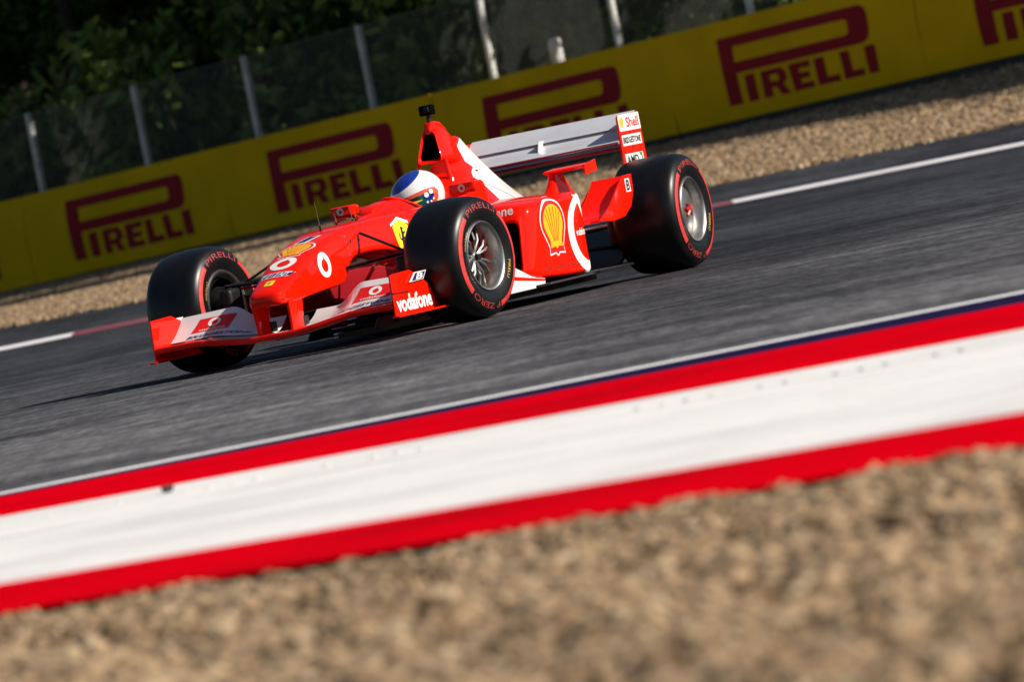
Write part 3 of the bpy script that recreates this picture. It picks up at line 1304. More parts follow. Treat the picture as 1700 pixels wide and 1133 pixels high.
for i in range(n):
    for j in range(4):
        k = (j + 1) % 4
        fs.append((i * 4 + j, i * 4 + k, (i + 1) * 4 + k, (i + 1) * 4 + j))
ws = mesh_obj('windscreen', vs, fs, GLASS, car, True, 50)
tube('windscreen_rim', [Vector(vs[i * 4 + 1]) + Vector((-.005, 0, .003)) for i in range(n + 1)], .0075, RED, car, 8)

INTK = mat('intake_black', (.0012, .0012, .0015), .95, spec=.05)
# --- airbox with its inlet
OUTER = [(-.080, .845, .035), (.080, .845, .035), (.036, 1.028, .035), (-.036, 1.028, .035)]
INNER = [(-.062, .862, .03), (.062, .862, .03), (.024, 1.008, .025), (-.024, 1.008, .025)]


def shift(pts, dz, sc=1.0, top=0.0):
    zc = .845
    return [(a * sc, zc + (b - zc) * sc + dz + (top if b > .95 else 0), c) for a, b, c in pts]


def slant(ring, k=.0):
    """lean the inlet plane: its top further back"""
    return [(x - k * (z - .845), y, z) for x, y, z in ring]


rings = [slant(xring(-1.80, shift(INNER, .01, .85), 5), .35), slant(xring(-1.64, INNER, 5), .35), slant(xring(-1.628, shift(OUTER, 0, .93), 5), .35), slant(xring(-1.634, OUTER, 5), .35),
         slant(xring(-1.66, shift(OUTER, 0, 1.03), 5), .35), slant(xring(-1.74, shift(OUTER, -.004, 1.06, .008), 5), .2), slant(xring(-1.86, shift(OUTER, -.03, 1.05, .0), 5), .05), xring(-1.95, shift(OUTER, -.07, 1.0, -.01), 5), xring(-2.05, shift(OUTER, -.13, .95, -.02), 5)]
nper = len(rings[0])
mi = []
for i in range(len(rings) - 1):
    mi += [1 if i == 0 else 0] * nper
mi += [1, 0]
airbox = loft('airbox', rings, [RED, INTK], car, angle=55, mi=mi)

# --- engine cover, red at the front and white along the spine
COVER = D.materials.new('engine_cover_paint')
COVER.use_nodes = True
nt = COVER.node_tree
b = nt.nodes['Principled BSDF']
b.inputs['Roughness'].default_value = .33
b.inputs['Coat Weight'].default_value = .45
b.inputs['Specular IOR Level'].default_value = .15
tc = nt.nodes.new('ShaderNodeTexCoord')
sp = nt.nodes.new('ShaderNodeSeparateXYZ')
nt.links.new(tc.outputs['Object'], sp.inputs[0])
cv = nt.nodes.new('ShaderNodeFloatCurve')       # boundary station as a function of height
mz = nt.nodes.new('ShaderNodeMapRange')
mz.inputs[1].default_value = .55
mz.inputs[2].default_value = 1.05
nt.links.new(sp.outputs[2], mz.inputs[0])
nt.links.new(mz.outputs[0], cv.inputs['Value'])
pts = [(0, .62), (.2, .46), (.30, .40), (.36, .30), (.42, .36), (.47, .52), (.54, .42), (.62, .45), (.72, .46), (.80, .62), (1, 1.0)]
cm = cv.mapping.curves[0]
while len(cm.points) < len(pts):
    cm.points.new(.5, .5)
for p, q in zip(cm.points, pts):
    p.location = q
    p.handle_type = 'VECTOR'
cv.mapping.update()
ma = nt.nodes.new('ShaderNodeMath')             # station measured backwards from x = -1.70
ma.operation = 'MULTIPLY_ADD'
ma.inputs[1].default_value = -2.0
ma.inputs[2].default_value = -3.40
nt.links.new(sp.outputs[0], ma.inputs[0])
gr = nt.nodes.new('ShaderNodeMath')
gr.operation = 'GREATER_THAN'
nt.links.new(ma.outputs[0], gr.inputs[0])
nt.links.new(cv.outputs[0], gr.inputs[1])
mx = nt.nodes.new('ShaderNodeMix')
mx.data_type = 'RGBA'
mx.inputs[6].default_value = (.86, .0085, .0003, 1)
mx.inputs[7].default_value = (.80, .79, .77, 1)
nt.links.new(gr.outputs[0], mx.inputs[0])
nt.links.new(mx.outputs[2], b.inputs['Base Color'])

rows = [  # x, top(w,z), a(w,z), b(w,z), c(w,z)
    (-1.74, .030, .845, .055, .81, .13, .715, .255, .50),
    (-1.82, .034, .850, .070, .82, .15, .710, .265, .48),
    (-1.90, .034, .930, .074, .84, .160, .695, .275, .46),
    (-2.00, .032, .968, .074, .82, .165, .675, .275, .44),
    (-2.10, .030, .915, .072, .79, .165, .650, .270, .42),
    (-2.27, .029, .816, .070, .72, .155, .61, .255, .39),
    (-2.47, .028, .708, .070, .64, .14, .56, .235, .36),
    (-2.72, .028, .592, .070, .55, .125, .49, .195, .32),
    (-3.00, .028, .50, .065, .47, .10, .42, .14, .28),
    (-3.25, .025, .43, .05, .41, .07, .37, .09, .26)]
rings = []
for r in densify(rows, 3):
    x, w0, z0, w1, z1, w2, z2, w3, z3 = r
    rings.append(xring(x, [(-w3, .12, .02), (w3, .12, .02), (w3, z3, .06), (w2, z2, .06), (w1, z1, .05), (w0, z0, .025), (-w0, z0, .025), (-w1, z1, .05), (-w2, z2, .06), (-w3, z3, .06)], 3))
cover = loft('engine_cover', rings, COVER, car, angle=60)
# roll hoop legs either side of the neck
for sg in (-1, 1):
    tube('roll_hoop_leg', [(-1.66, sg * .074, .86), (-1.66, sg * .082, .80), (-1.64, sg * .10, .72)], .013, RED, car, 8, r1=.02)
# fairing and onboard camera on top
rings = []
for x, w, zt, zb in ((-1.685, .012, 1.040, 1.0), (-1.70, .026, 1.060, 1.0), (-1.75, .030, 1.066, 1.0), (-1.82, .026, 1.058, .99), (-1.90, .018, 1.02, .97)):
    rings.append(xring(x, [(-w, zb, .005), (w, zb, .005), (w * .9, zt, .012), (-w * .9, zt, .012)], 3))
loft('roll_hoop_cap', rings, RED, car)
oc = box('onboard_camera', (-1.725, .002, 1.128), (.05, .078, .055), INTK, car, .008, Euler((0, 0, R(-12))))
box('lens_housing', (-1.695, .012, 1.130), (.02, .03, .03), CARBON, oc, .004)
tube('camera_stalk', [(-1.735, 0, 1.055), (-1.73, 0, 1.105)], .012, BLACK, car, 10)
# side marker lens and little horn on the cover
tube('breather', [(-1.93, .085, .775), (-1.97, .12, .765)], .012, STEEL, car, 10)

# --- sidepods


def sidepod(sg):
    rows = [  # x, inner y, outer y, z top inner, z top outer, z bottom, r outer top, r bottom
        (-1.245, .225, .600, .580, .528, .165, .05, .05),
        (-1.275, .225, .628, .588, .530, .150, .055, .05),
        (-1.34, .225, .648, .591, .535, .138, .055, .04),
        (-1.50, .225, .657, .592, .543, .128, .05, .035),
        (-1.70, .225, .660, .590, .550, .120, .045, .03),
        (-1.93, .225, .654, .586, .552, .116, .045, .03),
        (-2.02, .225, .642, .580, .548, .114, .045, .03),
        (-2.08, .220, .612, .572, .540, .114, .045, .03),
        (-2.16, .21, .560, .555, .515, .114, .045, .03),
        (-2.30, .20, .470, .525, .470, .114, .045, .03),
        (-2.52, .17, .350, .47, .41, .114, .045, .03),
        (-2.8, .12, .250, .42, .38, .114, .03, .03)]
    rings = []
    # mouth of the duct first: recessed black throat, then the rounded lip
    thr = lambda x, g: [(x + (z - .36) * -.32, sg * y, z) for y, z in rpoly([(.27 + g, .19 + g, .03), (.582 - g, .19 + g, .04), (.578 - g, .452 - g, .04), (.27 + g, .480 - g, .04)], 4)]
    rings.append(thr(-1.62, .03))
    rings.append(thr(-1.24, 0))
    rings.append([(x + .0, y, z) for x, y, z in thr(-1.228, -.012)])
    dens = densify(rows, 3)
    for r in dens:
        x, yi, yo, zi, zo, zb, rt, rb = r
        lean = max(0.0, 1 - (-1.245 - x) / .35) if x > -1.6 else 0.0
        rg = rpoly([(yi, zb, .02), (yo - .012, zb, rb), (yo, zo, rt), (yi, zi, .03)], 4)
        rings.append([(x - .30 * (z - .36) * lean, sg * y, z) for y, z in rg])
    nper = len(rings[0])
    mi = []
    for i in range(len(rings) - 1):
        mi += [1 if i == 0 else 0] * nper
    mi += [1, 0]
    return loft('sidepod', rings, [RED, INTK], car, angle=50, mi=mi)


sidepods = {1: sidepod(1), -1: sidepod(-1)}
stree = bvh_of(sidepods[1])


def airfoil(c, t, camber=.0, n=9):
    """closed section: x from 0 (leading) back to -c, z up"""
    top, bot = [], []
    for i in range(n + 1):
        u = i / n
        u = u * u * (3 - 2 * u)
        th = t * (2.969 * math.sqrt(u) - 1.26 * u - 3.516 * u ** 2 + 2.843 * u ** 3 - 1.036 * u ** 4) * .5
        cm_ = camber * 4 * u * (1 - u)
        top.append((-u * c, -cm_ + th))
        bot.append((-u * c, -cm_ - th))
    return top + bot[::-1][1:-1]


def wing(name, stations, mats, parent, angle=40, mi_fn=None):
    """stations: (y, x_le, z_le, chord, thick, camber, pitch) - pitch raises the trailing edge"""
    rings = []
    for y, xl, zl, c, t, cam_, pt in stations:
        rg = []
        for a, b2 in airfoil(c, t, cam_):
            cs, sn = math.cos(pt), math.sin(pt)
            rg.append((xl + a * cs + b2 * sn * 0, y, zl - a * sn * 1.0 + b2 * cs))
        rings.append(rg)
    return loft(name, rings, mats, parent, angle=angle)


# --- chimneys, winglets, flip-ups, mirrors on both sides
def side_furniture(sg):
    p = sidepods[sg]
    # chimney
    rings = []
    for z, x0, x1, y0, y1 in ((.54, -1.84, -2.16, .500, .575), (.585, -1.90, -2.13, .508, .566), (.62, -1.935, -2.11, .512, .560), (.668, -1.955, -2.09, .516, .556)):
        rings.append([(a, sg * bb, z) for a, bb in rpoly([(x0, y0, .02), (x0, y1, .02), (x1, y1, .02), (x1, y0, .02)], 3)])
    ch = loft('chimney', rings, RED, car)
    box('chimney_outlet', (-2.088, sg * .537, .600), (.03, .032, .09), CARBON, ch, .003)
    # winglet spanning outboard from the chimney top
    st = []
    for y in (.50, .56, .62, .68, .735):
        st.append((sg * y, -1.94 - .04 * (y - .5), .672, .15, .022, .006, .12))
    wl = wing('winglet', st, RED, car)
    plate('winglet_endplate', [(-1.93, .625), (-1.945, .682), (-2.11, .700), (-2.11, .640)], .008, 'xz', sg * .739, RED, wl, .002)
    # flip-up ahead of the rear wheel: floor ramp curling upwards with an outer fence
    vs, fs = [], []
    nu, nv = 14, 8
    for k in range(2):
        for i in range(nu + 1):
            u = i / nu
            for j in range(nv + 1):
                v = j / nv
                y = .50 + (.695 - .50) * v - .10 * (1 - u) * (1 - v)
                x = -2.12 - .50 * u
                z = .372 + .208 * (u ** 2.0)
                vs.append((x, sg * y, z - .012 * k))
    q = (nu + 1) * (nv + 1)
    for k in range(2):
        for i in range(nu):
            for j in range(nv):
                a = k * q + i * (nv + 1) + j
                fs.append((a, a + 1, a + nv + 2, a + nv + 1))
    bd = [i * (nv + 1) for i in range(nu + 1)] + [nu * (nv + 1) + j for j in range(1, nv + 1)] + [i * (nv + 1) + nv for i in range(nu - 1, -1, -1)] + [j for j in range(nv - 1, 0, -1)]
    for i in range(len(bd)):
        a, c = bd[i], bd[(i + 1) % len(bd)]
        fs.append((a, c, q + c, q + a))
    fu = mesh_obj('flip_up', vs, fs, RED, car, True, 45)
    pl = plate('flip_up_fence', [(-2.10, .365), (-2.30, .350), (-2.48, .362), (-2.60, .41), (-2.672, .49), (-2.685, .582), (-2.56, .580), (-2.44, .52), (-2.30, .44), (-2.18, .395)], .010, 'xz', sg * .700, RED, fu, .003)
    plate('flip_up_inner_wall', [(-2.20, .375), (-2.40, .372), (-2.60, .44), (-2.625, .582), (-2.50, .50), (-2.36, .43)], .008, 'xz', sg * .498, RED, fu, .002)
    # mirror
    my = sg * (.362 if sg > 0 else .345)
    rings = []
    for x, k in ((-1.118, .82), (-1.125, .95), (-1.15, 1.0), (-1.20, .97), (-1.235, .90)):
        w, h = (.078 if sg > 0 else .066) * k, .029 * k
        rings.append(xring(x, [(my - w, .684 - h, .012), (my + w, .684 - h, .012), (my + w, .684 + h, .012), (my - w, .684 + h, .012)], 3))
    mr_ = loft('mirror', rings, RED, car)
    plate('mirror_glass', [(my - .06, .664), (my + .06, .664), (my + .06, .704), (my - .06, .704)], .004, 'yz', -1.238, STEEL, mr_, 0)
    tube('mirror_stalk', [(-1.18, sg * .245, .625), (-1.18, sg * .31, .655), (-1.18, my, .660)], .010, RED, mr_, 8)
    decal('ring_logo', ring_logo(), (-1.117, my, .686), (0, -.020 * -1, 0), (0, 0, .020), DECALW, mr_, bvh_of(mr_), maxlen=.02, ray=(-1, 0, 0))
    return fu, pl


flips = {sg: side_furniture(sg) for sg in (1, -1)}

# --- floor, splitter, bargeboards
floor_poly = [(-.78, .24), (-1.12, .26), (-1.20, .655), (-1.9, .675), (-2.35, .675), (-2.74, .60), (-2.76, .36), (-3.35, .34), (-3.35, -.34), (-2.76, -.36), (-2.74, -.60), (-2.35, -.675), (-1.9, -.675), (-1.20, -.655), (-1.12, -.26), (-.78, -.24)]
plate('floor', floor_poly, .014, 'xy', .100, CARBON, car, .003)
plate('plank', [(-.28, .13), (-.34, .15), (-3.3, .15), (-3.3, -.15), (-.34, -.15), (-.28, -.13)], .03, 'xy', .058, mat('plank_wood', (.10, .075, .05), .8), car, .004)
box('splitter', (-.52, 0, .085), (.46, .44, .02), CARBON, car, .006)
vs, fs = [], []
for sg in (-1, 1):
    plate('turning_vane', [(-.02, .062), (-.10, .118), (-.34, .112), (-.36, .062)], .012, 'xz', sg * .19, CARBON, car, .003)
    plate('turning_vane', [(-.02, .10), (.00, .26), (-.02, .345), (-.10, .385), (-.28, .402), (-.52, .405), (-.75, .38), (-.95, .30), (-.95, .09)], .010, 'xz', sg * .36, RED, car, .003)
    # bargeboard foot, white with a red stripe
    bb = plate('bargeboard', [(-.52, .10), (-.54, .16), (-.92, .235), (-1.20, .150), (-1.345, .135), (-1.335, .092), (-.60, .094)], .016, 'xz', sg * .628, WHITE, car, .003)
    decal('red_stripe', shape2d([[(-.60, .150), (-.92, .178), (-1.20, .146), (-1.338, .131), (-1.338, .121), (-1.20, .132), (-.92, .158), (-.60, .132)]]), (0, sg * .636, 0), (1, 0, 0), (0, 0, 1), RED, bb, None, off=.0015, ray=(0, -sg, 0))
    plate('bargeboard_shelf', [(-.60, .40), (-.60, .60), (-1.33, .618), (-1.15, .40)], .012, 'xy', .150, WHITE, car, .003)
    box('side_skirt', (-1.62, sg * .676, .101), (.62, .006, .008), STEEL, car, .001)

# --- gearbox, exhaust and diffuser at the rear
rings = []
for x, w, zt, zb in ((-2.6, .17, .42, .14), (-2.9, .12, .40, .16), (-3.2, .09, .38, .18), (-3.42, .06, .33, .20)):
    rings.append(xring(x, [(-w, zb, .03), (w, zb, .03), (w * .8, zt, .04), (-w * .8, zt, .04)], 3))
loft('gearbox', rings, CARBON, car)
plate('diffuser', [(-2.9, .11), (-3.45, .30), (-3.45, .29), (-2.9, .09)], .9, 'xz', 0, CARBON, car, .003)
for sg in (-1, 1):
    tube('exhaust', [(-2.45, sg * .2, .44), (-2.6, sg * .2, .50), (-2.72, sg * .2, .52)], .035, STEEL, car, 14)


# --- front wing
wing_root = empty('front_wing', (0, 0, 0), parent=car)


def le(y):
    a = abs(y)
    return .138 + .038 * min(1, max(0, (a - .12) / .30)) ** 1.2


WINGW = mat('wing_white', (.70, .68, .68), .38, coat=.6, vary=(5, .05))
ys = [-.665 + 1.33 * i / 28 for i in range(29)]
main = wing('main_plane', [(y, .815 - .03 * abs(y), le(y), .225, .028, .012, .06) for y in ys], WINGW, wing_root)
# red leading edge strip
rings = []
for y in ys:
    rg = []
    for a, b2 in airfoil(.060, .034, .0, 5):
        rg.append((.821 - .03 * abs(y) + a, y, le(y) - .002 + b2))
    rings.append(rg)
loft('leading_edge', rings, RED, wing_root, angle=50)


def te(y):
    a = abs(y)
    if a < .20:
        return .226
    if a < .37:
        q = (a - .20) / .17
        return .226 + .094 * (q * q * (3 - 2 * q))
    return .320 - .008 * (a - .37) / .3


for sg in (-1, 1):
    st = []
    for i in range(25):
        y = .085 + (.664 - .085) * i / 24
        zl = le(y) + .020
        xl = .615 - .02 * y
        xt = .41
        rise = te(y) - zl
        run = xl - xt
        st.append((sg * y, xl, zl, math.hypot(rise, run), .016, .020, math.atan2(rise, run)))
    fl = wing('flap', st, WINGW, wing_root)
    # graphics on the flap
    ft = bvh_of(fl)

    def on_flap(y, q):
        xl, xt = .615, .41
        zl = le(y) + .02
        return Vector((xl + (xt - xl) * q, y, zl + (te(y) - zl) * q))
    o = on_flap(sg * .455, .56)
    Uy = Vector((0, 1, 0))
    Vz = (on_flap(sg * .455, .9) - on_flap(sg * .455, .2)).normalized()
    U_ = Uy
    ry = tuple(-(U_.cross(Vz)))
    w2, h2 = .105, .058
    sk = -.25
    decal('red_panel', ([(-w2 + sk * -h2 * 0 - .012, -h2), (w2 - .012, -h2), (w2 + .012, h2), (-w2 + .012, h2)], [(0, 1, 2, 3)]), o, U_, Vz, DRED, fl, ft, off=.0018, ray=ry)
    decal('ring_logo', ring_logo(), o + Vz * .014, U_ * .036, Vz * .036, DECALW, fl, ft, off=.003, ray=ry)
    decal('vodafone_lettering', text2d('vodafone', .01, fit=(.15, .022)), o - Vz * .042, U_, Vz, DECALW, fl, ft, off=.003, ray=ry)
    ob = on_flap(sg * .40, .13)
    decal('bridgestone_lettering', text2d('BRIDGESTONE', .02, .35, fit=(.36, .026)), ob, U_, Vz, NAVY, fl, ft, off=.002, ray=ry)
    # endplate, footplate and upper vane
    ep = plate('endplate', [(.805, .118), (.795, .235), (.785, .330), (.53, .336), (.43, .305), (.335, .255), (.265, .205), (.235, .155), (.235, .118)], .012, 'xz', sg * .672, RED, wing_root, .004)
    plate('footplate', [(.82, sg * .66), (.82, sg * .70), (.50, sg * .735), (.17, sg * .735), (.20, sg * .66)], .010, 'xy', .117, RED, ep, .003)
    tube('endplate_rib', [(.795, sg * .681, .236), (.60, sg * .681, .232)], .004, DARKRED, ep, 6)
    # slanted tab with the letter mark
    tb = plate('letter_tab', [(.585, .272), (.40, .276), (.345, .318), (.50, .318)], .006, 'xz', sg * .688, WHITE, ep, .001)
    decal('navy_field', shape2d([[(.555, .277), (.41, .280), (.365, .313), (.495, .313)]]), (0, sg * .6915, 0), (1, 0, 0), (0, 0, 1), NAVY, tb, None, off=.001, ray=(0, -sg, 0))
    decal('letter_mark', text2d('B', .03, .3, fit=(.10, .030)), (.455, sg * .6915, .296), (-sg, 0, 0), (0, 0, 1), DECALW, tb, None, off=.002, ray=(0, -sg, 0))
    if sg == 1:
        decal('vodafone_lettering', text2d('vodafone', .035, fit=(.46, .085)), (.545, .6785, .178), (-1, 0, 0), (0, 0, 1), DECALW, ep, None, off=.0015)
    # pylons from the nose to the main plane
    rings = []
    for z, yo, x0, x1 in ((.305, .098, .785, .60), (.26, .096, .78, .61), (.20, .094, .775, .62), (.135, .092, .772, .625)):
        rings.append([(a, b2, z) for a, b2 in rpoly([(x0, sg * yo - .010, .009), (x0, sg * yo + .010, .009), (x1, sg * yo + .006, .005), (x1, sg * yo - .006, .005)], 3)])
    loft('nose_pylon', rings, RED, car)
    box('flap_bracket', (.60, sg * .09, .185), (.07, .022, .05), CARBON, fl, .003)

# --- rear wing
rw = empty('rear_wing', (0, 0, 0), parent=car)
RWW = mat('rear_wing_skylit_white', (.60, .61, .64), .28, coat=.6, vary=(7, .06))  # white wing with the blue-grey of sky light put into its colour
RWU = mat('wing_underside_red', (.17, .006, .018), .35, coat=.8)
m1 = wing('main_plane', [(y, -3.125, .760, .20, .030, .016, .38) for y in np.linspace(-.496, .496, 13)], RWW, rw)
for p in m1.data.polygons:
    pass
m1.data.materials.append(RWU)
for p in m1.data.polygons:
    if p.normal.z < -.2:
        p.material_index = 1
wing('flap', [(y, -3.285, .838, .20, .018, .014, .42) for y in np.linspace(-.496, .496, 13)], RWW, rw)
wing('lower_plane', [(y, -3.15, .735, .18, .020, .02, .10) for y in np.linspace(-.496, .496, 13)], DARKRED, rw)
wing('beam_wing', [(y, -3.12, .40, .16, .018, .01, .2) for y in np.linspace(-.496, .496, 9)], RED, rw)
tube('leading_edge_strip', [(-3.123, y, .757) for y in np.linspace(-.496, .496, 9)], .008, DARKRED, rw, 8)
plate('slot_divider', [(-3.20, .79), (-3.235, .850), (-3.33, .850), (-3.30, .80)], .006, 'xz', -.01, WHITE, rw, .001)
for sg in (-1, 1):
    ep = plate('endplate', rpoly([(-3.085, .36, .02), (-3.125, .60, .02), (-3.150, .905, .025), (-3.478, .912, .012), (-3.478, .36, .03)], 3), .012, 'xz', sg * .502, RED, rw, .002)
    fo = sg * .508
    U_ = (-sg, 0, 0)
    rv = (0, -sg, 0)

    def D2(name, flat, x, z, mt, off):
        return decal(name, flat, (x, fo, z), U_, (0, 0, 1), mt, ep, None, off=off, ray=rv)
    D2('white_panel', shape2d([rpoly([(-.163, -.046, .01), (.160, -.046, .005), (.160, .046, .01), (-.163, .046, .02)], 3)]), -3.314, .862, DECALW, .001)
    D2('shell_emblem', shape2d([shell_outline(.031)]), -3.314 + sg * .118, .862, YELLOW, .002)
    D2('shell_lettering', text2d('Shell', .02, fit=(.19, .056)), -3.314 - sg * .042, .862, DRED, .002)
    D2('white_panel', shape2d([rect(-.145, .145, -.030, .030)]), -3.305, .764, DECALW, .001)
    D2('bridgestone_lettering', text2d('BRIDGESTONE', .03, .1, fit=(.27, .036)), -3.305, .764, INK, .002)
    D2('horse_emblem', shape2d([[(a * .022, b2 * .022) for a, b2 in HORSE]]), -3.30, .716, INK, .002)
    D2('white_panel', shape2d([rect(-.135, .135, -.034, .034)]), -3.295, .655, DECALW, .001)
    D2('amd_lettering', text2d('AMD', .03, fit=(.18, .048)), -3.295 + sg * .03, .655, INK, .002)
    D2('green_arrow', shape2d([[(0, 0), (.045, 0), (.045, -.045), (.03, -.03), (.03, -.015), (.015, -.015)]], centre=True), -3.295 - sg * .098, .664, GREEN, .002)


# --- wheels
def sidewall_r(y, Wd):
    return 0


def make_wheel(name, sg, x, y, steer, Wd, front):
    """axis along y, +y local = outer side (mirrored for the right-hand wheels)"""
    root = empty(name, (x, y, WC), parent=car)
    root.rotation_euler = (R(-1.5) * sg, 0, steer)
    o_ = sg                     # outer direction sign
    Rt = .32
    hw = Wd / 2
    prof = [(-hw + .022, .166), (-hw + .012, .178), (-hw + .004, .190), (-hw - .006, .225), (-hw - .005, .258), (-hw + .008, .286), (-hw + .028, .304), (-hw + .060, .3135), (-hw + .11, .3180), (0, Rt)]
    full = prof + [(-a, r) for a, r in prof[:-1][::-1]]
    dens = densify(full, 3)
    ty = lathe_y('tyre', [(a, r) for a, r in dens], RUBBER, root, 128, 60)
    tt = bvh_of(ty)
    # coloured band on both sidewalls with lettering gaps
    for side in (o_, -o_):
        def warp_at(r0, a0, sgn, side=side):
            def f(p):
                a = a0 - p[0] / r0 * sgn
                r = r0 + p[1]
                return Vector((r * math.cos(a), side * .3, r * math.sin(a)))
            return f
        d = (0, -side, 0)
        sgn = -1 if side > 0 else 1
        for a0, a1 in ((R(-40), R(52)), (R(128), R(258))):
            nn = 24
            flat_v, flat_f = [], []
            for i in range(nn + 1):
                a = a0 + (a1 - a0) * i / nn
                flat_v += [(math.cos(a) * .246, math.sin(a) * .246), (math.cos(a) * .272, math.sin(a) * .272)]
            for i in range(nn):
                flat_f.append((2 * i, 2 * i + 1, 2 * i + 3, 2 * i + 2))
            decal('red_band', (flat_v, flat_f), (0, side * .3, 0), (1, 0, 0), (0, 0, 1), STRIPE, ty, tt, off=.0022, maxlen=.014, ray=d)
        for txt, ac, w, mt, r0, h in (('PIRELLI', R(90), .29, STRIPE2, .259, .028), ('P ZERO', R(289), .25, STRIPE2, .259, .028), ('PIRELLI', R(205), .10, YMARK, .212, .014), ('PIRELLI', R(25), .10, YMARK, .212, .014)):
            fl_ = text2d(txt, .0, fit=(w, h))
            decal('lettering', fl_, (0, 0, 0), (1, 0, 0), (0, 0, 1), mt, ty, tt, off=.0022, maxlen=.016, warp=warp_at(r0, ac, sgn), ray=d)
    # rim: lip, barrel, disc
    k = o_
    lip = [(hw * k - .010 * k, .166), (hw * k - .004 * k, .172), (hw * k - .004 * k, .180), (hw * k - .012 * k, .184), (hw * k - .020 * k, .182), (hw * k - .024 * k, .170)]
    rim = lathe_y('rim', [(hw * k - .006 * k, .180), (hw * k - .002 * k, .176), (hw * k - .006 * k, .169), (hw * k - .022 * k, .163), (hw * k - .09 * k, .150), (hw * k - .13 * k, .146), (-hw * k + .03 * k, .150), (-hw * k + .012 * k, .164), (-hw * k + .004 * k, .170), (-hw * k + .002 * k, .177), (-hw * k + .010 * k, .181),
                          (-hw * k + .024 * k, .172), (0, .165), (hw * k - .03 * k, .174), (hw * k - .016 * k, .182)], RIMM, root, 96, 40, True)
    yd = (hw - (.072 if front else .055)) * k
    if front:
        hub = lathe_y('hub', [(yd + .012 * k, .0), (yd + .012 * k, .022), (yd + .004 * k, .030), (yd - .012 * k, .036), (yd - .03 * k, .036)], RIMM, rim, 32)
        for i in range(7):
            a = 2 * math.pi * i / 7
            for da in (-.17, .17):
                p0 = (math.cos(a + da * .4) * .030, yd, math.sin(a + da * .4) * .030)
                p1 = (math.cos(a + da) * .148, yd - .004 * k, math.sin(a + da) * .148)
                pm = ((p0[0] + p1[0]) / 2, yd + .012 * k, (p0[2] + p1[2]) / 2)
                tube('spoke', [p0, pm, p1], .0078, SPOKE, rim, 6, 1.0)
        box('wheel_nut', (0, yd + .02 * k, 0), (.03, .02, .03), CARBON, rim, .004)
        lathe_y('brake_cover', [(yd - .05 * k, .0), (yd - .05 * k, .10), (yd - .055 * k, .135), (yd - .10 * k, .140), (-hw * k * .9, .138)], CARBON, root, 48)
        box('brake_caliper', (-.085, yd - .040 * k, .03), (.05, .03, .11), DRED, root, .008)
    else:
        lathe_y('wheel_cover', [(yd + .018 * k, .0), (yd + .016 * k, .04), (yd + .008 * k, .10), (yd - .006 * k, .145), (yd - .012 * k, .150)], RIMM, rim, 64, 50)
        for i in range(5):
            a = 2 * math.pi * i / 5 + .3
            tube('wheel_nut_blade', [(math.cos(a) * .006, yd + .028 * k, math.sin(a) * .006), (math.cos(a) * .045, yd + .024 * k, math.sin(a) * .036)], .009, DARKRED if i % 2 else DRED, rim, 6)
        lathe_y('brake_cover', [(-hw * k * .95, .0), (-hw * k * .95, .11), (-hw * k * .85, .14)], CARBON, root, 48)
    lathe_y('brake_duct', [(-hw * k - .02 * k, .0), (-hw * k - .02 * k, .085), (-hw * k + .05 * k, .10)], CARBON, root, 32)
    return root


ST = R(-8.5)
make_wheel('front_wheel', 1, 0, .738, ST, .325, True)
make_wheel('front_wheel', -1, 0, -.725, ST, .325, True)
make_wheel('rear_wheel', 1, -3.05, .697, 0, .375, False)
make_wheel('rear_wheel', -1, -3.05, -.697, 0, .375, False)

# --- suspension
for sg in (-1, 1):
    A = lambda x, y, z: (x, sg * y, z)
    tube('upper_wishbone', [A(.085, .155, .402), A(.045, .55, .425)], .019, CARBON, car, 10, .45)
    tube('upper_wishbone', [A(-.42, .19, .440), A(.0, .55, .425)], .017, CARBON, car, 10, .45)
    tube('lower_wishbone', [A(.06, .04, .215), A(.02, .56, .20)], .018, CARBON, car, 10, .45)
    tube('lower_wishbone', [A(-.50, .06, .205), A(-.02, .56, .20)], .016, CARBON, car, 10, .45)
    tube('pushrod', [A(-.118, .172, .562), A(.02, .50, .405), A(.02, .56, .24)], .012, CARBON, car, 10, .6)
    tube('track_rod', [A(.04, .26, .392), A(.05, .56, .402)], .012, RED, car, 10, .5)
    box('track_rod_joint', A(.04, .29, .392), (.022, .022, .022), STEEL, car, .004)
    box('brake_scoop', A(.12, .50, .33), (.16, .07, .16), CARBON, car, .02)
    tube('rear_upper_wishbone', [A(-2.75, .12, .40), A(-3.03, .54, .43)], .017, CARBON, car, 10, .5)
    tube('rear_upper_wishbone', [A(-3.25, .10, .40), A(-3.07, .54, .43)], .017, CARBON, car, 10, .5)
    tube('rear_lower_wishbone', [A(-2.70, .15, .22), A(-3.03, .54, .20)], .019, CARBON, car, 10, .5)
    tube('rear_lower_wishbone', [A(-3.28, .10, .22), A(-3.07, .54, .20)], .017, CARBON, car, 10, .5)
    tube('drive_shaft', [A(-3.05, .10, .32), A(-3.05, .55, .33)], .022, STEEL, car, 12)
    box('brake_scoop', A(-2.88, .48, .30), (.12, .06, .18), CARBON, car, .02)

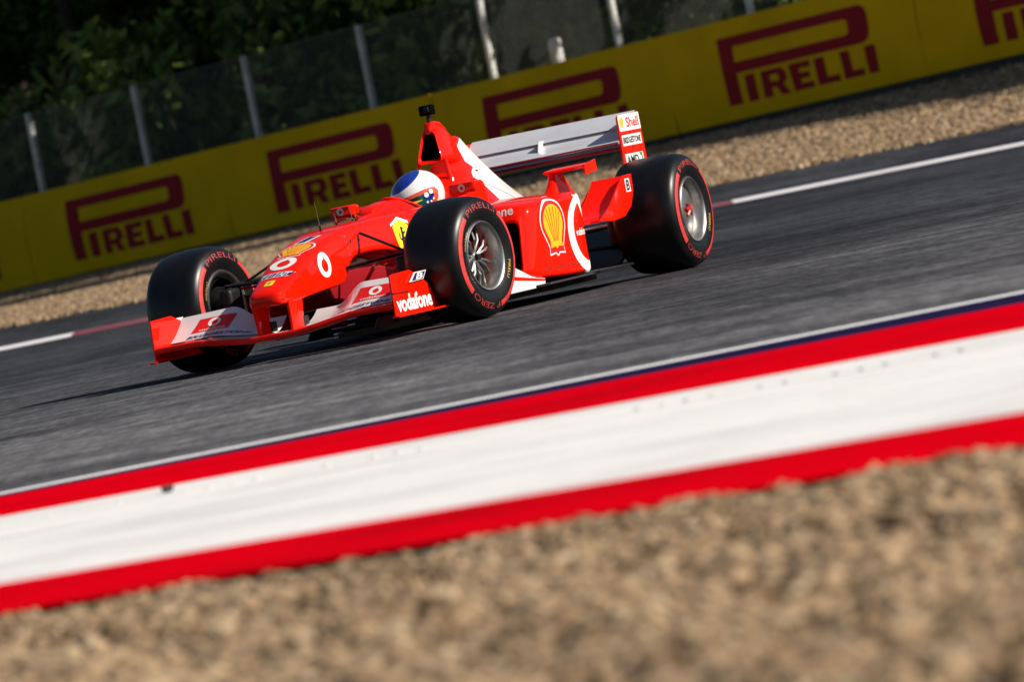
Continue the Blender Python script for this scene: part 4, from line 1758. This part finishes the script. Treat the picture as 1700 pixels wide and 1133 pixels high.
# --- masts and sensors on the nose top
for x, y, h, r in ((-.03, 0, .10, .0011), (-.25, .0, .02, .0014), (-.44, .03, .02, .0014), (-.60, -.06, .03, .0014)):
    zt = .616
    a = tube('antenna', [(x, y, zt - .01), (x + .004, y, zt + .022), (x + .012, y, zt + h + .05)], r * 2.2, ANT, car, 8, r1=r)
    tube('antenna_foot', [(x, y, zt - .01), (x + .003, y, zt + .022)], .006, CARBON, a, 8)
rings = []
for x, w, z0, z1 in ((-.70, .035, .63, .655), (-.72, .042, .63, .672), (-.82, .045, .64, .69), (-.90, .04, .66, .70)):
    rings.append(xring(x, [(-.02 - w, z0, .01), (-.02 + w, z0, .01), (-.02 + w, z1, .01), (-.02 - w, z1, .01)], 3))
loft('scuttle_fairing', rings, RED, car)

# --- graphics on the nose
top = lambda x: ntree.ray_cast(Vector((x, 0, 2)), Vector((0, 0, -1)))[0]


def nose_top(name, flat, x, k, mt, off, U=(0, 1, 0)):
    p = top(x)
    t = (top(x - .03) - top(x + .03)).normalized()
    Uv = Vector((0, 1, 0))
    nn = Uv.cross(t)
    decal(name, flat, p, Uv * k, t * k, mt, nose, ntree, off=off, maxlen=.025, ray=tuple(-nn))


nose_top('number_outline', text2d('1', .06, .12, fit=(.115, .125)), .165, 1, DECALW, .0015)
nose_top('number', text2d('1', .015, .12, fit=(.085, .105)), .165, 1, NAVY, .0026)
SH = .105
nose_top('shell_outline', shape2d([[(a * 1.0, b2 * .95) for a, b2 in shell_outline(1.12)]]), .345, SH, DECALW, .0014)
nose_top('shell_field', shape2d([[(a * 1.0, b2 * .95) for a, b2 in shell_outline(1.03)]]), .345, SH, DRED, .0020)
nose_top('shell_emblem', shape2d([[(a, b2 * .93 + .03) for a, b2 in shell_outline(.88)]]), .345, SH, YELLOW, .0026)


def shell_rays():
    vs, fs = [], []
    for i in range(6):
        a = R(35 + 22 * i)
        d = Vector((math.cos(a), math.sin(a)))
        n_ = Vector((-d.y, d.x)) * .017
        p0 = Vector((.22 * math.cos(a), -.52))
        p1 = Vector((.70 * d.x, .25 + .60 * d.y))
        k = len(vs)
        vs += [tuple(p0 + n_), tuple(p0 - n_), tuple(p1 - n_ * 1.6), tuple(p1 + n_ * 1.6)]
        fs.append((k, k + 1, k + 2, k + 3))
    return vs, fs


nose_top('shell_rays', shell_rays(), .345, SH, DRED, .0032)
nose_top('ring_logo', ring_logo(), .520, .072, DECALW, .002)
fb = [(-.098, -.028), (.078, -.028), (.098, .028), (-.078, .028)]
nose_top('fiat_border', (fb, [(0, 1, 2, 3)]), .640, 1, DECALW, .0014)
for i, ch in enumerate('FIAT'):
    x0 = -.092 + i * .0445
    nose_top('fiat_bar', ([(x0 + .003, -.023), (x0 + .040, -.023), (x0 + .055, .023), (x0 + .018, .023)], [(0, 1, 2, 3)]), .640, 1, NAVY, .0020)
    v_, f_ = text2d(ch, .02, .3, fit=(.028 if ch != 'I' else .012, .034))
    nose_top('fiat_letter', ([(a + x0 + .029, b2) for a, b2 in v_], f_), .640, 1, DECALW, .0027)
nose_top('badge', shape2d([rpoly([(-.024, -.03, .006), (.024, -.03, .006), (.024, .03, .006), (-.024, .03, .006)], 3)]), .735, 1, FYEL, .002)
nose_top('badge_horse', shape2d([[(a * .019, b2 * .019 - .002) for a, b2 in HORSE]]), .735, 1, INK, .0028)


def nose_side(name, flat, x, z, mt, off, ku=1.0, kv=1.0):
    decal(name, flat, (x, .3, z), (-ku, 0, 0), (0, 0, kv), mt, nose, ntree, off=off, maxlen=.03, ray=(0, -1, 0))


nose_side('ring_logo', ring_logo(), .318, .440, DECALW, .002, .068, .066)
shield = [(-.085, .07), (-.05, .092), (0, .100), (.05, .092), (.085, .07), (.078, -.02), (.045, -.085), (0, -.125), (-.045, -.085), (-.078, -.02)]
nose_side('badge', shape2d([shield]), -.590, .485, FYEL, .002)
nose_side('badge_horse', shape2d([[(a * .075, b2 * .078 - .01) for a, b2 in HORSE]]), -.590, .485, INK, .003)
nose_side('badge_chevron', shape2d([[(-.10, .082), (0, .112), (.10, .082), (.10, .097), (0, .127), (-.10, .097)]]), -.590, .478, DECALW, .002)
for sx in (-.11, -.02):
    nose_side('rivet', shape2d([circle(.008, 12)]), sx, .53, INK, .002)


# --- graphics on the left sidepod
def pod(name, flat, x, z, mt, off, ku=1.0, kv=1.0, tree=None):
    decal(name, flat, (x, .9, z), (-ku, 0, 0), (0, 0, kv), mt, sidepods[1], tree or stree, off=off, maxlen=.04, ray=(0, -1, 0))


pod('shell_outline', shape2d([shell_outline(1.10)]), -1.555, .380, DECALW, .0015, .175, .140)
pod('shell_field', shape2d([shell_outline(1.03)]), -1.555, .380, DRED, .0022, .175, .140)
pod('shell_emblem', shape2d([[(a, b2 + .05) for a, b2 in shell_outline(.84)]]), -1.555, .380, YELLOW, .0029, .175, .140)
pod('shell_rays', shell_rays(), -1.555, .385, DRED, .0036, .160, .135)
# big white ring cut by the tail of the pod
ringo = [(-2.02 + .275 * math.cos(a), .325 + .212 * math.sin(a)) for a in np.linspace(0, 2 * math.pi, 49)[:-1]]
ringi = [(-2.03 + .195 * math.cos(a), .335 + .165 * math.sin(a)) for a in np.linspace(0, 2 * math.pi, 49)[:-1]]
clipx = lambda pts: [(max(a, -2.12), b2) for a, b2 in pts]
vsr, fsr = shape2d([[(-a, b2) for a, b2 in clipx(ringo)], [(-max(a, -2.115), b2) for a, b2 in ringi]])
decal('ring_logo', (vsr, fsr), (0, .9, 0), (-1, 0, 0), (0, 0, 1), DECALW, sidepods[1], stree, off=.002, maxlen=.03, ray=(0, -1, 0))
decal('ring_tail', shape2d([[(1.90, .535), (1.97, .53), (2.06, .49), (2.10, .42), (2.10, .36), (2.05, .385), (1.99, .44), (1.95, .50)]]), (0, .9, 0), (-1, 0, 0), (0, 0, 1), DECALW, sidepods[1], stree, off=.0032, maxlen=.03, ray=(0, -1, 0))
decal('white_edge', shape2d([[(2.055, .13), (2.10, .13), (2.10, .40), (2.065, .40)]]), (0, .9, 0), (-1, 0, 0), (0, 0, 1), DECALW, sidepods[1], stree, off=.0029, maxlen=.03, ray=(0, -1, 0))
decal('tail_panel', shape2d([[(1.93, .120), (2.10, .120), (2.10, .20), (2.00, .17)]]), (0, .9, 0), (-1, 0, 0), (0, 0, 1), DECALW, sidepods[1], stree, off=.0026, maxlen=.03, ray=(0, -1, 0))
pod('vodafone_lettering', text2d('vodafone', .02, fit=(.17, .040)), -1.945, .335, DECALW, .003)
# lettering over the intake mouth
decal('vodafone_lettering', text2d('vodafone', .02, fit=(.27, .050)), (-1.2, .42, .520), (0, 1, 0), (0, 0, 1), DECALW, sidepods[1], stree, off=.002, maxlen=.02, ray=(-1, 0, 0))
# letter mark on the flip-up fence
fence_pl = flips[1][1]
decal('letter_panel', shape2d([rect(-.034, .034, -.036, .036)]), (-2.60, .705, .525), (-1, 0, 0), (0, 0, 1), DECALW, fence_pl, None, off=.001)
decal('letter_mark', text2d('B', .03, .1, fit=(.05, .058)), (-2.60, .705, .525), (-1, 0, 0), (0, 0, 1), INK, fence_pl, None, off=.002)

# --- panel joints and fasteners
SEAM = mat('panel_joint', (.10, .002, .002), .7)


def seam_side(parent, tree, p0, p1, w=.0035, yside=.9):
    d = Vector((p1[0] - p0[0], p1[1] - p0[1]))
    n_ = Vector((-d.y, d.x)).normalized() * w / 2
    q = [(p0[0] + n_.x, p0[1] + n_.y), (p1[0] + n_.x, p1[1] + n_.y), (p1[0] - n_.x, p1[1] - n_.y), (p0[0] - n_.x, p0[1] - n_.y)]
    decal('panel_joint', (q, [(0, 1, 2, 3)]), (0, yside, 0), (1, 0, 0), (0, 0, 1), SEAM, parent, tree, off=.0012, maxlen=.03, ray=(0, -1, 0))


seam_side(nose, ntree, (.045, .415), (.045, .575))
seam_side(nose, ntree, (-.90, .36), (-.90, .60))
seam_side(sidepods[1], stree, (-1.405, .15), (-1.405, .535))
seam_side(sidepods[1], stree, (-1.30, .185), (-2.02, .165))
decal('panel_joint', ([(-.13, -.002), (.13, -.002), (.13, .002), (-.13, .002)], [(0, 1, 2, 3)]), (.045, 0, .9), (0, 1, 0), (-1, 0, 0), SEAM, nose, ntree, off=.0012, maxlen=.03, ray=(0, 0, -1))
ctree = bvh_of(cover)
seam_side(cover, ctree, (-1.86, .70), (-2.60, .50))
seam_side(cover, ctree, (-1.86, .52), (-1.86, .84))
for i in range(9):
    pod('fastener', shape2d([circle(.006, 10)]), -1.36 - i * .08, .178 - .0022 * i, STEEL, .002)
for i in range(5):
    nose_side('fastener', shape2d([circle(.005, 10)]), .025, .43 + .033 * i, STEEL, .002)

# ================================================================== THE DRIVER
SUIT = mat('red_race_suit', (.55, .012, .012), .85, bump=(40, .3))
person = empty('person', (-1.0, 0, .12))
tag(person, 'person in red race suit and blue, white and red helmet seated in the cockpit', 'person')
bm = bmesh.new()
jo = {'pelvis': (-1.08, 0, .22, .13), 'belly': (-1.25, 0, .32, .135), 'chest': (-1.42, 0, .47, .14), 'neck': (-1.46, 0, .60, .065), 'head': (-1.44, 0, .69, .08)}
chain = [('pelvis', 'belly'), ('belly', 'chest'), ('chest', 'neck'), ('neck', 'head')]
for sg, nm in ((1, 'l'), (-1, 'r')):
    jo['sh' + nm] = (-1.43, sg * .165, .53, .062)
    jo['el' + nm] = (-1.22, sg * .155, .47, .046)
    jo['wr' + nm] = (-1.05, sg * .11, .53, .032)
    jo['ha' + nm] = (-1.00, sg * .10, .56, .034)
    jo['hp' + nm] = (-1.02, sg * .09, .21, .09)
    jo['kn' + nm] = (-.62, sg * .08, .38, .06)
    jo['an' + nm] = (-.24, sg * .06, .50, .04)
    jo['to' + nm] = (-.16, sg * .06, .55, .035)
    chain += [('chest', 'sh' + nm), ('sh' + nm, 'el' + nm), ('el' + nm, 'wr' + nm), ('wr' + nm, 'ha' + nm), ('pelvis', 'hp' + nm), ('hp' + nm, 'kn' + nm), ('kn' + nm, 'an' + nm), ('an' + nm, 'to' + nm)]
names = list(jo)
me = D.meshes.new('body')
me.from_pydata([(jo[n_][0] + 1.0, jo[n_][1], jo[n_][2] - .12) for n_ in names], [(names.index(a), names.index(b2)) for a, b2 in chain], [])
body = D.objects.new('body', me)
col.objects.link(body)
body.parent = person
sk = body.modifiers.new('skin', 'SKIN')
for i, n_ in enumerate(names):
    v = me.skin_vertices[0].data[i]
    v.radius = (jo[n_][3], jo[n_][3])
    v.use_root = (n_ == 'pelvis')
sb = body.modifiers.new('sub', 'SUBSURF')
sb.levels = 1
sb.render_levels = 2
me.materials.append(SUIT)
sk.use_smooth_shade = True

# helmet in its own frame: +x is where the driver looks
HEL = Matrix.Translation((-1.385 + 1.0, 0.0, .690 - .12)) @ Euler((0, R(12), R(-32))).to_matrix().to_4x4()


def hpt(az, elv, off=0.0):
    """point of the helmet shell"""
    c = math.cos(elv)
    x, y, z = math.cos(az) * c, math.sin(az) * c, math.sin(elv)
    lx = .162 if x > 0 else .150
    wy, hz = .128, (.135 if z > 0 else .150)
    p = Vector((x * lx, y * wy, z * hz))
    if z < 0 and x > 0:
        p.x += .016 * min(1, -z * 2.2)
    n_ = Vector((x / lx, y / wy, z / hz)).normalized()
    return p + n_ * off


def hpatch(name, az0, az1, e0f, e1f, mats, parent, off, nu=40, nv=16, close=False):
    vs, fs = [], []
    for i in range(nu + 1):
        a = az0 + (az1 - az0) * i / nu
        for j in range(nv + 1):
            e = e0f(a) + (e1f(a) - e0f(a)) * j / nv
            vs.append(hpt(a, e, off))
    for i in range(nu):
        for j in range(nv):
            k = i * (nv + 1) + j
            fs.append((k, k + nv + 1, k + nv + 2, k + 1))
    o = mesh_obj(name, vs, fs, mats, parent, True, 60)
    return o


HBLUE = mat('helmet_blue', (.012, .035, .30), .3, coat=1.0, vary=(30, .3))
HWHITE = mat('helmet_white', (.80, .79, .77), .3, coat=1.0, vary=(8, .03))
HRED = mat('helmet_orange_red', (.72, .07, .03), .3, coat=1.0)
VIS = D.materials.new('visor_iridium')
VIS.use_nodes = True
nt = VIS.node_tree
b = nt.nodes['Principled BSDF']
b.inputs['Roughness'].default_value = .10
b.inputs['Metallic'].default_value = .6
tc = nt.nodes.new('ShaderNodeTexCoord')
sp = nt.nodes.new('ShaderNodeSeparateXYZ')
nt.links.new(tc.outputs['Object'], sp.inputs[0])
mr = nt.nodes.new('ShaderNodeMapRange')
mr.inputs[1].default_value = -.02
mr.inputs[2].default_value = .16
nt.links.new(sp.outputs[0], mr.inputs[0])
rp = nt.nodes.new('ShaderNodeValToRGB')
e = rp.color_ramp.elements
e[0].position, e[0].color = 0, (.02, .01, .18, 1)
e[1].position, e[1].color = 1, (.01, .01, .012, 1)
for pos, c in ((.25, (.015, .04, .55, 1)), (.5, (.01, .22, .18, 1)), (.72, (.01, .10, .08, 1))):
    q = e.new(pos)
    q.color = c
nt.links.new(mr.outputs[0], rp.inputs[0])
nt.links.new(rp.outputs[0], b.inputs['Base Color'])

# shell: blue crown in front, white elsewhere, split along a slanted plane
bm = bmesh.new()
bmesh.ops.create_uvsphere(bm, u_segments=64, v_segments=40, radius=1)
for v in bm.verts:
    c = v.co.normalized()
    v.co = hpt(math.atan2(c.y, c.x), math.asin(max(-1, min(1, c.z))))
bmesh.ops.bisect_plane(bm, geom=bm.verts[:] + bm.edges[:] + bm.faces[:], plane_co=(.0, 0, .112), plane_no=(.34, 0, .94))
bmesh.ops.bisect_plane(bm, geom=bm.verts[:] + bm.edges[:] + bm.faces[:], plane_co=(0, 0, -.115), plane_no=(0, 0, -1), clear_outer=True)
me = D.meshes.new('helmet')
for f in bm.faces:
    f.smooth = True
    c = f.calc_center_median()
    f.material_index = 1 if (c - Vector((0, 0, .112))).dot(Vector((.34, 0, .94))) > 0 else 0
bm.to_mesh(me)
bm.free()
me.materials.append(HWHITE)
me.materials.append(HBLUE)
helmet = D.objects.new('helmet', me)
col.objects.link(helmet)
helmet.parent = person
helmet.matrix_local = HEL
taper = lambda a, w, k: w * math.sqrt(max(0.0, 1 - (abs(a) / k) ** 6))
mid_ = lambda a: R(-9) + R(6) * (abs(a) / R(90)) ** 2
hpatch('eyeport_band', R(-108), R(108), lambda a: mid_(a) - taper(a, R(25), R(108)), lambda a: mid_(a) + taper(a, R(21), R(108)), HRED, helmet, .0025)
hpatch('visor', R(-93), R(93), lambda a: mid_(a) - taper(a, R(17), R(93)), lambda a: mid_(a) + taper(a, R(13), R(93)), VIS, helmet, .007)
hpatch('sun_strip', R(-60), R(60), lambda a: mid_(a) + R(5), lambda a: mid_(a) + R(12.3), INK, helmet, .0085, 24, 4)
for a, e_, r in ((76, 2, .014), (87, 5, .013), (76, -12, .007), (84, -13, .006), (90, -10, .006)):
    c = hpt(R(a), R(e_), .009)
    n_ = hpt(R(a), R(e_), .03) - c
    n_.normalize()
    u_ = n_.orthogonal().normalized()
    v_ = n_.cross(u_)
    decal('visor_screw', shape2d([circle(r, 16)]), c, u_, v_, DECALW, helmet, None, off=.0015)
hpatch('yellow_flash', R(48), R(66), lambda a: mid_(a) + R(1), lambda a: mid_(a) + R(6) - (a - R(48)) * .2, FYEL, helmet, .0095, 6, 2)
# steering wheel
tube('steering_wheel', [(-1.0 + .01 * math.sin(a), .12 * math.cos(a), .55 + .085 * math.sin(a)) for a in np.linspace(0, 2 * math.pi, 25)], .012, BLACK, car, 8)
